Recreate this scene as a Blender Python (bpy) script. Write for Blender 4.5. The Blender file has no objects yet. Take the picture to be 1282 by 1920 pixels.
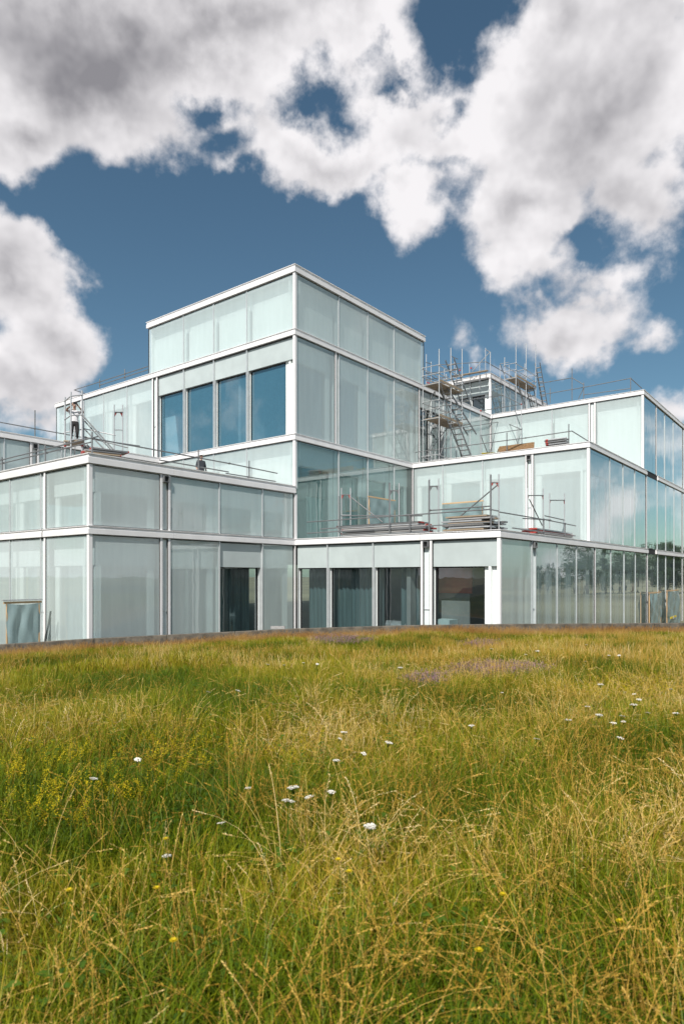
import bpy, bmesh, math, random
import numpy as np
from mathutils import Vector, Matrix
random.seed(4); rng = np.random.default_rng(4)
SC = bpy.context.scene
COL = SC.collection
R = math.radians

# ------------------------------------------------------------------ camera
# world: +X recedes to the right along the glass fronts, +Y recedes to the left; the camera stands over (0, 0)
EYE = 1.75
FPX, CX, HY = 1227.3, 641.0, 1080.0           # focal length, centre column and horizon row of the photograph, in its pixels
TH = R(38.114); SN, CS = math.sin(TH), math.cos(TH)
cam = bpy.data.objects.new('camera', bpy.data.cameras.new('camera')); COL.objects.link(cam)
cam.location = (0, 0, EYE)
cam.rotation_euler = (R(90), 0, -(math.pi/2 - TH))
cd = cam.data
cd.sensor_fit = 'HORIZONTAL'; cd.sensor_width = 24.0
cd.lens = 24.0*FPX/1282.0
cd.shift_y = 120.0/1282.0
cd.clip_start = 0.05; cd.clip_end = 3000
cd.dof.use_dof = True; cd.dof.focus_distance = 13.0; cd.dof.aperture_fstop = 3.2
SC.camera = cam

# ------------------------------------------------------------------ light
SUN_EL, SUN_PHI = R(47), R(21)
SUN = Vector((-math.cos(SUN_PHI)*math.cos(SUN_EL), -math.sin(SUN_PHI)*math.cos(SUN_EL), math.sin(SUN_EL)))
sl = bpy.data.lights.new('sun', 'SUN'); sl.energy = 4.8; sl.angle = R(0.5); sl.color = (1.0, 0.955, 0.89)
so = bpy.data.objects.new('sun', sl); COL.objects.link(so)
so.rotation_euler = SUN.to_track_quat('Z', 'Y').to_euler(); so.location = SUN*60
SC.view_settings.view_transform = 'Standard'; SC.view_settings.look = 'None'
SC.view_settings.gamma = 1.0; SC.view_settings.exposure = 0.24; SC.view_settings.use_curve_mapping = False
SC.cycles.use_denoising = True
SC.cycles.max_bounces = 8; SC.cycles.diffuse_bounces = 3; SC.cycles.glossy_bounces = 4; SC.cycles.transparent_max_bounces = 24; SC.cycles.transmission_bounces = 8
SC.cycles.sample_clamp_indirect = 6.0
SC.cycles.caustics_reflective = False; SC.cycles.caustics_refractive = False

def ray(x):                                    # photo column -> (dX, dY) per metre of depth
    dx = (x-CX)/FPX
    return dx*SN+CS, -dx*CS+SN
def on_v(x, v): r = ray(x); return r[0]*v/r[1]                    # column seen on the plane Y=v -> X
def on_u(x, u): r = ray(x); return r[1]*u/r[0]
def pt_v(x, y, v):
    r = ray(x); d = v/r[1]; return Vector((r[0]*d, v, EYE+(HY-y)/FPX*d))
def pt_u(x, y, u):
    r = ray(x); d = u/r[0]; return Vector((u, r[1]*d, EYE+(HY-y)/FPX*d))
def pt_d(x, y, d):
    r = ray(x); return Vector((r[0]*d, r[1]*d, EYE+(HY-y)/FPX*d))
def pt_z(x, z, y):                             # column and row on a level
    d = (z-EYE)*FPX/(HY-y); return pt_d(x, y, d)
def c2w(X, Y): return X*SN+Y*CS, -X*CS+Y*SN    # camera right / depth -> world
def w2c(u, v): return u*SN-v*CS, u*CS+v*SN

# ------------------------------------------------------------------ node helpers
def mat(name):
    m = bpy.data.materials.new(name); m.use_nodes = True
    nt = m.node_tree; nt.nodes.clear()
    o = nt.nodes.new('ShaderNodeOutputMaterial')
    return m, nt, o
def N(nt, t, **kw):
    n = nt.nodes.new(t)
    for k, v in kw.items():
        if k in n.inputs.keys() if isinstance(k, str) else False: n.inputs[k].default_value = v
        else: setattr(n, k, v)
    return n
def math_(nt, op, a, b=None, c=None, clamp=False):
    n = nt.nodes.new('ShaderNodeMath'); n.operation = op; n.use_clamp = clamp
    for i, s in enumerate((a, b, c)):
        if s is None: continue
        if isinstance(s, (int, float)): n.inputs[i].default_value = s
        else: nt.links.new(s, n.inputs[i])
    return n.outputs[0]
def mixc(nt, f, a, b, mode='MIX'):
    n = nt.nodes.new('ShaderNodeMix'); n.data_type = 'RGBA'; n.blend_type = mode
    for i, s in ((0, f), (6, a), (7, b)):
        if isinstance(s, (int, float)): n.inputs[i].default_value = s
        elif isinstance(s, tuple): n.inputs[i].default_value = (*s[:3], 1)
        else: nt.links.new(s, n.inputs[i])
    return n.outputs[2]
def noise(nt, vec, scale, detail=4, rough=.55, w=None):
    n = nt.nodes.new('ShaderNodeTexNoise'); n.inputs['Scale'].default_value = scale
    n.inputs['Detail'].default_value = detail; n.inputs['Roughness'].default_value = rough
    if vec is not None: nt.links.new(vec, n.inputs['Vector'])
    return n.outputs['Fac']
def ramp(nt, f, lo, hi, smooth=True):
    n = nt.nodes.new('ShaderNodeMapRange'); n.interpolation_type = 'SMOOTHSTEP' if smooth else 'LINEAR'
    n.inputs['From Min'].default_value = lo; n.inputs['From Max'].default_value = hi
    nt.links.new(f, n.inputs['Value']); return n.outputs[0]
def mapping(nt, vec, scale=(1, 1, 1), loc=(0, 0, 0), rot=(0, 0, 0)):
    n = nt.nodes.new('ShaderNodeMapping'); n.inputs['Scale'].default_value = scale
    n.inputs['Location'].default_value = loc; n.inputs['Rotation'].default_value = rot
    nt.links.new(vec, n.inputs['Vector']); return n.outputs[0]

# ------------------------------------------------------------------ sky with clouds
def build_world():
    w = bpy.data.worlds.new('World'); SC.world = w; w.use_nodes = True
    w.cycles.sampling_method = 'MANUAL'; w.cycles.sample_map_resolution = 512
    nt = w.node_tree; nt.nodes.clear(); L = nt.links.new
    out = nt.nodes.new('ShaderNodeOutputWorld'); bg = nt.nodes.new('ShaderNodeBackground')
    sky = nt.nodes.new('ShaderNodeTexSky'); sky.sky_type = 'NISHITA'; sky.sun_disc = False
    sky.sun_elevation = SUN_EL; sky.sun_rotation = math.atan2(SUN.x, SUN.y)
    sky.air_density = 1.0; sky.dust_density = 1.0; sky.ozone_density = 2.6; sky.altitude = 400
    tc = nt.nodes.new('ShaderNodeTexCoord')
    d0 = tc.outputs['Generated']
    # turn so that +Y is the middle of the view
    d = mapping(nt, d0, rot=(0, 0, math.pi/2-TH))
    # noise used to fray the outlines
    nv = nt.nodes.new('ShaderNodeTexNoise'); nv.inputs['Scale'].default_value = 5.5; nv.inputs['Detail'].default_value = 6; nv.inputs['Roughness'].default_value = .6
    L(d, nv.inputs['Vector'])
    vs = nt.nodes.new('ShaderNodeVectorMath'); vs.operation = 'SUBTRACT'; L(nv.outputs['Color'], vs.inputs[0]); vs.inputs[1].default_value = (.5, .5, .5)
    vm = nt.nodes.new('ShaderNodeVectorMath'); vm.operation = 'MULTIPLY_ADD'; L(vs.outputs[0], vm.inputs[0]); vm.inputs[1].default_value = (.15, .15, .15); L(d, vm.inputs[2])
    sx = nt.nodes.new('ShaderNodeSeparateXYZ'); L(vm.outputs[0], sx.inputs[0])
    az = math_(nt, 'ARCTAN2', sx.outputs[0], sx.outputs[1])
    zc = math_(nt, 'MINIMUM', math_(nt, 'MAXIMUM', sx.outputs[2], -1.0), 1.0)
    el = math_(nt, 'ARCSINE', zc)
    def ae(x, y):
        a = math.atan((x-CX)/FPX); return a, math.atan((HY-y)/math.hypot(FPX, x-CX))
    blobs = [(120,60,430,260),(420,120,330,190),(630,40,170,150),(40,235,150,110),(640,285,190,92),(450,240,190,90),(760,340,110,60),
             (800,410,60,58),(800,225,120,100),(1110,170,260,280,1.6),(990,400,150,125),(1200,380,170,140,1.2),(930,500,75,60),(1050,60,170,170,1.3),
             (1060,622,125,72),(1115,570,70,40),(1210,638,42,20),(1150,520,90,36),(30,540,125,110),(100,655,132,110),(30,730,170,80),
             (50,455,90,30),(128,498,50,18),(60,790,130,40),(838,662,52,50),(880,704,60,26),(1290,770,50,30),(980,690,80,20)]
    holes = [(840,50,92,95),(598,192,38,28),(636,165,34,40),(655,196,24,18),(760,120,70,24),(1078,465,34,18),(1102,488,24,15),(415,190,20,14),(422,268,18,14),(890,15,60,60),(860,185,26,26)]
    def val(b):
        x, y, rx, ry = b[:4]; a, e = ae(x, y)
        a1, _ = ae(x+rx, y); a2, _ = ae(x-rx, y); _, e1 = ae(x, y-ry); _, e2 = ae(x, y+ry)
        da = math_(nt, 'DIVIDE', math_(nt, 'SUBTRACT', az, a), (a1-a2)/2)
        de = math_(nt, 'DIVIDE', math_(nt, 'SUBTRACT', el, e), (e1-e2)/2)
        r2 = math_(nt, 'ADD', math_(nt, 'MULTIPLY', da, da), math_(nt, 'MULTIPLY', de, de))
        s = min(b[4] if len(b) > 4 else 2.2, (rx*ry)**.5/95)
        return math_(nt, 'MULTIPLY', math_(nt, 'SUBTRACT', 1.0, math_(nt, 'SQRT', r2)), s)
    F = None
    for b in blobs:
        v = val(b); F = v if F is None else math_(nt, 'SMOOTH_MAX', F, v, .3)
    for b in holes:
        v = math_(nt, 'MULTIPLY', val(b), -1.0); F = math_(nt, 'SMOOTH_MIN', F, v, .3)
    F = math_(nt, 'MAXIMUM', F, -1.2)
    # the same kind of cloud goes on all round
    big = noise(nt, mapping(nt, d, loc=(1.3, .6, 2.2)), 2.3, 3, .5)
    Fo = math_(nt, 'MULTIPLY', math_(nt, 'SUBTRACT', big, .50), 6.0)
    Fo = math_(nt, 'ADD', Fo, math_(nt, 'MULTIPLY', ramp(nt, el, R(20), R(2)), .35))
    win = math_(nt, 'MULTIPLY', ramp(nt, math_(nt, 'ABSOLUTE', az), R(42), R(31)), ramp(nt, el, R(58), R(45)))
    mf = nt.nodes.new('ShaderNodeMix'); L(win, mf.inputs[0]); L(Fo, mf.inputs[2]); L(F, mf.inputs[3]); F = mf.outputs[0]
    def fbm(off):
        v = mapping(nt, d, loc=off); return noise(nt, v, 7.0, 9, .58)
    n1 = fbm((3.1, 1.7, .4))
    b1 = noise(nt, mapping(nt, d, loc=(3.1, 1.7, .4)), 7.0, 4, .55); b2 = noise(nt, mapping(nt, d, loc=(3.1-.004, 1.7, .4+.022)), 7.0, 4, .55)
    nb = noise(nt, mapping(nt, d, loc=(7, 2, 1)), 3.4, 3, .5)
    fld = math_(nt, 'ADD', F, math_(nt, 'MULTIPLY', math_(nt, 'SUBTRACT', n1, .5), 2.9))
    alpha = ramp(nt, fld, -.16, .46)
    thick = ramp(nt, F, .25, 2.0)
    relief = math_(nt, 'MULTIPLY', math_(nt, 'SUBTRACT', b1, b2), 1.9)
    sh = math_(nt, 'ADD', math_(nt, 'MULTIPLY', thick, .78), math_(nt, 'MULTIPLY', ramp(nt, nb, .36, .66), .22))
    sh = math_(nt, 'SUBTRACT', sh, relief)
    sh = math_(nt, 'SUBTRACT', sh, .02, clamp=True)
    cc = mixc(nt, sh, (.79, .77, .785), (.235, .23, .25))
    # clear sky, strength about a tenth of the physical one
    sk = mixc(nt, 1.0, sky.outputs[0], (.066, .080, .073), 'MULTIPLY')
    col = mixc(nt, alpha, sk, cc)
    L(col, bg.inputs['Color']); bg.inputs['Strength'].default_value = 1.0
    L(bg.outputs[0], out.inputs[0])
build_world()

# ------------------------------------------------------------------ materials
def principled(name, col, rough=.5, metal=0, var=.12, vscale=3.0, spec=.5, stretch=(1, 1, 1), bump=0, bscale=40):
    m, nt, o = mat(name)
    p = nt.nodes.new('ShaderNodeBsdfPrincipled')
    tc = nt.nodes.new('ShaderNodeTexCoord')
    v = mapping(nt, tc.outputs['Object'], scale=stretch)
    n = noise(nt, v, vscale, 5, .6)
    f = ramp(nt, n, .3, .7)
    c = mixc(nt, f, tuple(x*(1-var) for x in col), tuple(min(1, x*(1+var)) for x in col))
    nt.links.new(c, p.inputs['Base Color'])
    nt.links.new(math_(nt, 'ADD', math_(nt, 'MULTIPLY', n, .2), rough-.1), p.inputs['Roughness'])
    p.inputs['Metallic'].default_value = metal
    p.inputs['Specular IOR Level'].default_value = spec
    if bump:
        b = nt.nodes.new('ShaderNodeBump'); b.inputs['Strength'].default_value = bump; b.inputs['Distance'].default_value = .01
        nt.links.new(noise(nt, v, bscale, 4, .6), b.inputs['Height']); nt.links.new(b.outputs[0], p.inputs['Normal'])
    nt.links.new(p.outputs[0], o.inputs[0])
    return m

def glass_mat(name, film, film_col, tint, refl=1.0, wob=.02):
    """thin pane: a Fresnel reflection over a clear pane with a fine white print or film on it"""
    m, nt, o = mat(name); L = nt.links.new
    tc = nt.nodes.new('ShaderNodeTexCoord'); geo = nt.nodes.new('ShaderNodeNewGeometry')
    pos = geo.outputs['Position']
    bump = nt.nodes.new('ShaderNodeBump'); bump.inputs['Strength'].default_value = wob; bump.inputs['Distance'].default_value = .06
    L(noise(nt, pos, .8, 2, .5), bump.inputs['Height'])
    fr = nt.nodes.new('ShaderNodeFresnel'); fr.inputs['IOR'].default_value = 1.5
    L(bump.outputs[0], fr.inputs['Normal'])
    ior = nt.nodes.new('ShaderNodeMix'); L(geo.outputs['Backfacing'], ior.inputs[0]); ior.inputs[2].default_value = 1.5; ior.inputs[3].default_value = 1/1.5
    L(ior.outputs[0], fr.inputs['IOR'])
    lw = math_(nt, 'MULTIPLY', fr.outputs[0], 1.75*refl, clamp=True)
    gl = nt.nodes.new('ShaderNodeBsdfGlossy'); gl.inputs['Roughness'].default_value = .0; gl.inputs['Color'].default_value = (.93, .98, .97, 1)
    L(bump.outputs[0], gl.inputs['Normal'])
    tr = nt.nodes.new('ShaderNodeBsdfTransparent'); tr.inputs['Color'].default_value = (*tint, 1)
    df = nt.nodes.new('ShaderNodeBsdfDiffuse')
    st = noise(nt, mapping(nt, pos, scale=(2.2, 2.2, .22)), 1.6, 5, .65)
    bl = noise(nt, mapping(nt, pos, scale=(1, 1, .7)), .55, 3, .5)
    c = mixc(nt, ramp(nt, st, .3, .7), tuple(x*.97 for x in film_col), tuple(min(1, x*1.02) for x in film_col))
    L(c, df.inputs['Color'])
    ff = math_(nt, 'ADD', math_(nt, 'MULTIPLY', math_(nt, 'SUBTRACT', bl, .5), .16*film), film)
    ff = math_(nt, 'ADD', ff, math_(nt, 'MULTIPLY', math_(nt, 'SUBTRACT', st, .5), .05*film))
    a = nt.nodes.new('ShaderNodeMixShader'); L(ff, a.inputs[0]); L(tr.outputs[0], a.inputs[1]); L(df.outputs[0], a.inputs[2])
    b = nt.nodes.new('ShaderNodeMixShader'); L(lw, b.inputs[0]); L(a.outputs[0], b.inputs[1]); L(gl.outputs[0], b.inputs[2])
    L(b.outputs[0], o.inputs[0])
    return m

M = {}
M['white'] = principled('white_metal', (.78, .77, .775), .42, var=.05, vscale=1.1, stretch=(1, 1, .25))
M['alu'] = principled('pale_aluminium', (.60, .63, .64), .38, metal=.35, var=.05)
M['inner'] = principled('inner_panel', (.80, .84, .83), .6, var=.05, vscale=.8, stretch=(1, 1, .3))
M['spandrel'] = principled('spandrel_panel', (.74, .78, .78), .45, var=.05, vscale=.7)
M['strip'] = principled('mint_enamel', (.72, .80, .79), .25, var=.03)
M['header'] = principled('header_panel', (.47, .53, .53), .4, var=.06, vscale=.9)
M['redwall'] = principled('red_brown_panel', (.60, .10, .05), .6, var=.2, vscale=1.2)
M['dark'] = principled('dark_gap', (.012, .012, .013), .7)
M['pane'] = glass_mat('printed_glass', .50, (.735, .85, .848), (.92, .98, .98), 1.0, .05)
M['pane_clear'] = glass_mat('lightly_printed_glass', .43, (.80, .92, .915), (.88, .97, .97), 1.15, .05)
M['pane_light'] = glass_mat('nearly_clear_glass', .21, (.66, .80, .84), (.84, .94, .96), 1.4, .07)
M['pane_bare'] = glass_mat('clear_green_glass', .05, (.5, .7, .7), (.80, .93, .92), 1.5, .04)
M['window'] = glass_mat('dark_window_glass', .03, (.3, .4, .45), (.68, .77, .78), 1.9, .05)
M['window_film_sky'] = glass_mat('window_glass_film_and_sky', .34, (.12, .36, .52), (.62, .78, .85), 2.2, .05)  # the blue diffuse colour is protective film plus sky reflection painted in
M['window_teal'] = glass_mat('teal_window_glass', .36, (.22, .45, .45), (.5, .68, .68), 1.3, .04)
M['curtain_dark'] = principled('dark_teal_curtain', (.10, .15, .155), .85, var=.25, vscale=2, stretch=(6, 6, .2))
M['curtain_pale'] = principled('pale_curtain', (.20, .27, .29), .85, var=.05, vscale=.8, stretch=(1, 1, .5))
M['concrete'] = principled('concrete', (.33, .33, .32), .8, var=.15, vscale=2)
M['partition'] = principled('partition_grey', (.28, .28, .27), .8, var=.15, vscale=1)
M['roofing'] = principled('roof_gravel', (.30, .29, .28), .9, var=.2, vscale=6, bump=.4)
M['steel'] = principled('galvanised_tube', (.50, .51, .52), .42, metal=.5, var=.25, vscale=8)
M['steel_d'] = principled('weathered_tube', (.20, .205, .21), .5, metal=.5, var=.3, vscale=8)
M['red'] = principled('red_paint', (.36, .05, .04), .5, var=.2)
M['deck'] = principled('deck_board', (.28, .22, .155), .7, var=.35, vscale=3, stretch=(1, 8, 1))
M['deck_alu'] = principled('aluminium_deck', (.42, .41, .40), .5, metal=.4, var=.25, vscale=4)
M['osb'] = principled('particle_board', (.26, .155, .075), .75, var=.35, vscale=14)
M['timber'] = principled('raw_timber', (.50, .34, .19), .7, var=.2, vscale=3, stretch=(1, 1, .15))
M['yellow'] = principled('yellow_plastic', (.62, .46, .02), .5)
M['board'] = principled('pale_board', (.62, .72, .71), .6, var=.04)
M['kerb'] = principled('stained_concrete', (.105, .09, .07), .9, var=.45, vscale=3.5, bump=.6, bscale=25)
M['paving'] = principled('paving', (.28, .27, .25), .85, var=.15, vscale=1.5)
M['skin'] = principled('skin', (.40, .25, .19), .6, var=.06)
M['shirt'] = principled('white_cotton', (.74, .73, .75), .85, var=.05, vscale=12)
M['trousers'] = principled('dark_trousers', (.028, .026, .028), .85, var=.25, vscale=10)
M['navy'] = principled('dark_jacket', (.03, .035, .045), .85, var=.2)
M['helmet'] = principled('helmet_white', (.80, .80, .78), .3, var=.02)
M['hair'] = principled('dark_hair', (.03, .02, .015), .7)
M['black'] = principled('black_plastic', (.015, .015, .016), .4)
def tarp_mat():
    m, nt, o = mat('plastic_sheet'); L = nt.links.new
    p = nt.nodes.new('ShaderNodeBsdfPrincipled'); p.inputs['Base Color'].default_value = (.20, .28, .29, 1)
    p.inputs['Roughness'].default_value = .22
    tr = nt.nodes.new('ShaderNodeBsdfTransparent'); tr.inputs['Color'].default_value = (.85, .93, .93, 1)
    ms = nt.nodes.new('ShaderNodeMixShader'); ms.inputs[0].default_value = .86
    L(tr.outputs[0], ms.inputs[1]); L(p.outputs[0], ms.inputs[2]); L(ms.outputs[0], o.inputs[0]); return m
M['tarp'] = tarp_mat()

# ------------------------------------------------------------------ object helpers
def link(name, me, m=None, parent=None):
    o = bpy.data.objects.new(name, me); COL.objects.link(o)
    if m is not None and me is not None and not me.materials: me.materials.append(m if not isinstance(m, str) else M[m])
    if parent is not None: o.parent = parent
    return o
def tag(o, label=None, cat=None, group=None, kind=None):
    if label: o['label'] = label
    if cat: o['category'] = cat
    if group: o['group'] = group
    if kind: o['kind'] = kind
    return o
def thing(name, loc, label, cat, group=None):
    o = bpy.data.objects.new(name, None); COL.objects.link(o); o.location = loc; o.empty_display_size = .2
    return tag(o, label, cat, group)
CUBE_F = [(0, 3, 2, 1), (4, 5, 6, 7), (0, 1, 5, 4), (1, 2, 6, 5), (2, 3, 7, 6), (3, 0, 4, 7)]
def boxes_mesh(name, bl):
    """bl: list of (x0,x1,y0,y1,z0,z1)"""
    vs, fs = [], []
    for x0, x1, y0, y1, z0, z1 in bl:
        x0, x1 = min(x0, x1), max(x0, x1); y0, y1 = min(y0, y1), max(y0, y1); z0, z1 = min(z0, z1), max(z0, z1)
        b = len(vs)
        vs += [(x0, y0, z0), (x1, y0, z0), (x1, y1, z0), (x0, y1, z0), (x0, y0, z1), (x1, y0, z1), (x1, y1, z1), (x0, y1, z1)]
        fs += [tuple(b+i for i in f) for f in CUBE_F]
    me = bpy.data.meshes.new(name); me.from_pydata(vs, [], fs); return me
def wbox(name, b, m, parent=None, off=(0, 0, 0)):
    x0, x1, y0, y1, z0, z1 = b
    return link(name, boxes_mesh(name, [(x0-off[0], x1-off[0], y0-off[1], y1-off[1], z0-off[2], z1-off[2])]), m, parent)
# one shared tube: radius 1, from z=0 to z=1
def unit_tube(name, n=10):
    bm = bmesh.new(); bmesh.ops.create_cone(bm, cap_ends=True, segments=n, radius1=1, radius2=1, depth=1)
    bmesh.ops.translate(bm, vec=(0, 0, .5), verts=bm.verts)
    for f in bm.faces: f.smooth = len(f.verts) == 4
    me = bpy.data.meshes.new(name); bm.to_mesh(me); bm.free(); return me
TUBES = {}
def tube(name, a, b, r=.024, m='steel', parent=None):
    r = r*1.15
    if m not in TUBES:
        TUBES[m] = unit_tube('tube_'+m); TUBES[m].materials.append(M[m])
    a = Vector(a); b = Vector(b)
    if parent is not None: a = a-parent.location; b = b-parent.location
    o = bpy.data.objects.new(name, TUBES[m]); COL.objects.link(o)
    d = b-a; q = d.to_track_quat('Z', 'Y')
    o.location = a; o.rotation_mode = 'QUATERNION'; o.rotation_quaternion = q; o.scale = (r, r, d.length)
    if parent is not None: o.parent = parent
    return o
UNITBOX = {}
def bar(name, a, b, w, h, m, parent=None, up=(0, 0, 1)):
    """a box of section w x h from a to b"""
    if m not in UNITBOX:
        me = boxes_mesh('bar_'+m, [(-.5, .5, -.5, .5, 0, 1)]); me.materials.append(M[m]); UNITBOX[m] = me
    a = Vector(a); b = Vector(b)
    if parent is not None: a = a-parent.location; b = b-parent.location
    d = b-a; z = d.normalized(); upv = Vector(up)
    if abs(z.dot(upv)) > .99: upv = Vector((1, 0, 0))
    x = z.cross(upv).normalized(); y = x.cross(z).normalized()
    o = bpy.data.objects.new(name, UNITBOX[m]); COL.objects.link(o)
    mt = Matrix((x*w, -y*h, z*d.length)).transposed().to_4x4(); mt.translation = a
    o.matrix_local = mt
    if parent is not None:
        o.parent = parent; o.matrix_parent_inverse = Matrix.Identity(4); o.matrix_local = mt
    return o

# ------------------------------------------------------------------ the lie of the land (levels in metres, world)
U0, U1, U2, U3 = 13.05, 24.13, 35.10, 46.25
V2, V1, V3, V4 = 11.03, 21.90, 32.80, 44.80
UE, VE = 92.0, 60.0
ZB = EYE-3.9
Z1, ZP, Z3, Z2, ZT = EYE+1.84, EYE+4.47, EYE+7.08, EYE+12.30, EYE+15.48
kerb_px = [(0, 1209, 22.3), (165, 1198, 23.2), (330, 1190, 24.0), (553, 1179, 25.0), (760, 1173, 25.2), (936, 1170.5, 25.3), (1110, 1169.5, 26.0), (1282, 1168.5, 27.2)]
KX = [-90, -40]+[(x-CX)/FPX*d for x, y, d in kerb_px]+[40, 110]
KY = [-20, 9.5]+[d for x, y, d in kerb_px]+[34, 52]
KZ = [-1.0, -.75]+[EYE+(HY-y)/FPX*d for x, y, d in kerb_px]+[-.25, -.5]
def kerb_at(X): return float(np.interp(X, KX, KY)), float(np.interp(X, KX, KZ))
def ground_z(X, Y):
    X = np.asarray(X, float); Y = np.asarray(Y, float)
    ky = np.interp(X, KX, KY); kz = np.interp(X, KX, KZ)-.40
    t = np.clip(Y/np.maximum(ky, 4), 0, 1.3)
    z = kz*t
    z += .05*np.sin(X*.9+1.3)*np.sin(Y*.7+.4)+.04*np.sin(X*.37-Y*.5)
    return z

def build_ground():
    xs = np.concatenate([np.linspace(-90, -22, 18), np.linspace(-20, 26, 70), np.linspace(28, 110, 24)])
    n = 60
    vs, fs = [], []
    for X in xs:
        ky, kz = kerb_at(X); y0 = min(-45, ky-20)
        ys = np.concatenate([np.linspace(y0, min(-2, ky-8), 10), np.linspace(min(-1.5, ky-7.5), ky-.05, n)])
        zz = ground_z(np.full(len(ys), X), ys)
        for Y, z in zip(ys, zz):
            u, v = c2w(X, Y); vs.append((u, v, z))
    m = n+10
    for i in range(len(xs)-1):
        for j in range(m-1):
            a = i*m+j; fs.append((a, a+m, a+m+1, a+1))
    me = bpy.data.meshes.new('meadow_ground'); me.from_pydata(vs, [], fs)
    for p in me.polygons: p.use_smooth = True
    mt, nt, o = mat('shaded_soil'); p = nt.nodes.new('ShaderNodeBsdfPrincipled'); p.inputs['Roughness'].default_value = .95
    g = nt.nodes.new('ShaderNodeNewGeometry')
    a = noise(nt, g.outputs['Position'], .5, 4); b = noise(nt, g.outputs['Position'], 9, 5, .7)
    c = mixc(nt, ramp(nt, b, .35, .65), (.012, .014, .005), (.03, .025, .01)); c = mixc(nt, ramp(nt, a, .4, .65), c, (.015, .02, .005))  # soil colour darkened to paint in the black shadows between the tufts
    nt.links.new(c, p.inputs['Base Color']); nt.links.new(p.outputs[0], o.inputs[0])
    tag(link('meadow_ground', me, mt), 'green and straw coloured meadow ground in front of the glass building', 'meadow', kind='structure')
    # the wide land behind everything
    q = 1600
    me = bpy.data.meshes.new('terrain'); me.from_pydata([(-q, -q, -1.9), (q, -q, -1.9), (q, q, -1.9), (-q, q, -1.9)], [], [(0, 1, 2, 3)])
    mt2 = principled('far_fields', (.15, .14, .085), .95, var=.4, vscale=.02)
    tag(link('terrain', me, mt2), 'flat green fields reaching to the horizon', 'fields', kind='structure')
    # paving between kerb and glass
    cs = [c2w(X, kerb_at(X)[0]+.12) for X in (-40, -20, -11.6, -6, 0, 6, 14, 40)]
    poly = [(u, v) for u, v in cs]+[(UE+20, 0), (UE+20, VE+15), (-20, VE+15)]
    bm = bmesh.new(); vv = [bm.verts.new((u, v, ZB)) for u, v in poly]; bm.faces.new(vv)
    bmesh.ops.triangulate(bm, faces=bm.faces)
    me = bpy.data.meshes.new('paving'); bm.to_mesh(me); bm.free()
    tag(link('pavement', me, 'paving'), 'sunken concrete paving round the foot of the glass building', 'pavement', kind='structure')
build_ground()

def build_kerb():
    root = thing('retaining_kerb', (*c2w(0, 25), -.6), 'low dark stained concrete kerb between the meadow and the glass building', 'kerb')
    X = -40.0
    while X < 40:
        ln = 2.4; X2 = X+ln-.015
        pts = []
        for q in np.linspace(X, X2, 4):
            ky, kz = kerb_at(q); pts.append((q, ky, kz))
        vs, fs = [], []
        for q, ky, kz in pts:
            for dy, dz in ((-.02, -.9), (0, -.02), (.02, 0), (.16, 0), (.18, -.02), (.18, -.9)):
                u, v = c2w(q, ky+dy); vs.append((u-root.location.x, v-root.location.y, kz+dz-root.location.z))
        for i in range(3):
            for j in range(5):
                a = i*6+j; fs.append((a, a+1, a+7, a+6))
        fs += [tuple(range(5, -1, -1)), tuple(range(18, 24))]
        me = bpy.data.meshes.new('kerb_block'); me.from_pydata(vs, [], fs)
        link('kerb_block', me, 'kerb', root)
        X += ln
build_kerb()

# ------------------------------------------------------------------ the glass building
B = thing('glass_building', (U1, V1, ZB), 'stepped building of stacked pale green glass boxes with white roof edges', 'building')
BO = tuple(B.location)
def bx(name, b, m): return wbox(name, b, m, B, BO)
def fb(kind, c, t0, t1, n0, n1, z0, z1):
    """face box: t along the front, n outwards from it"""
    return (c-n0, c-n1, t0, t1, z0, z1) if kind == 'A' else (t0, t1, c-n0, c-n1, z0, z1)

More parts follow.
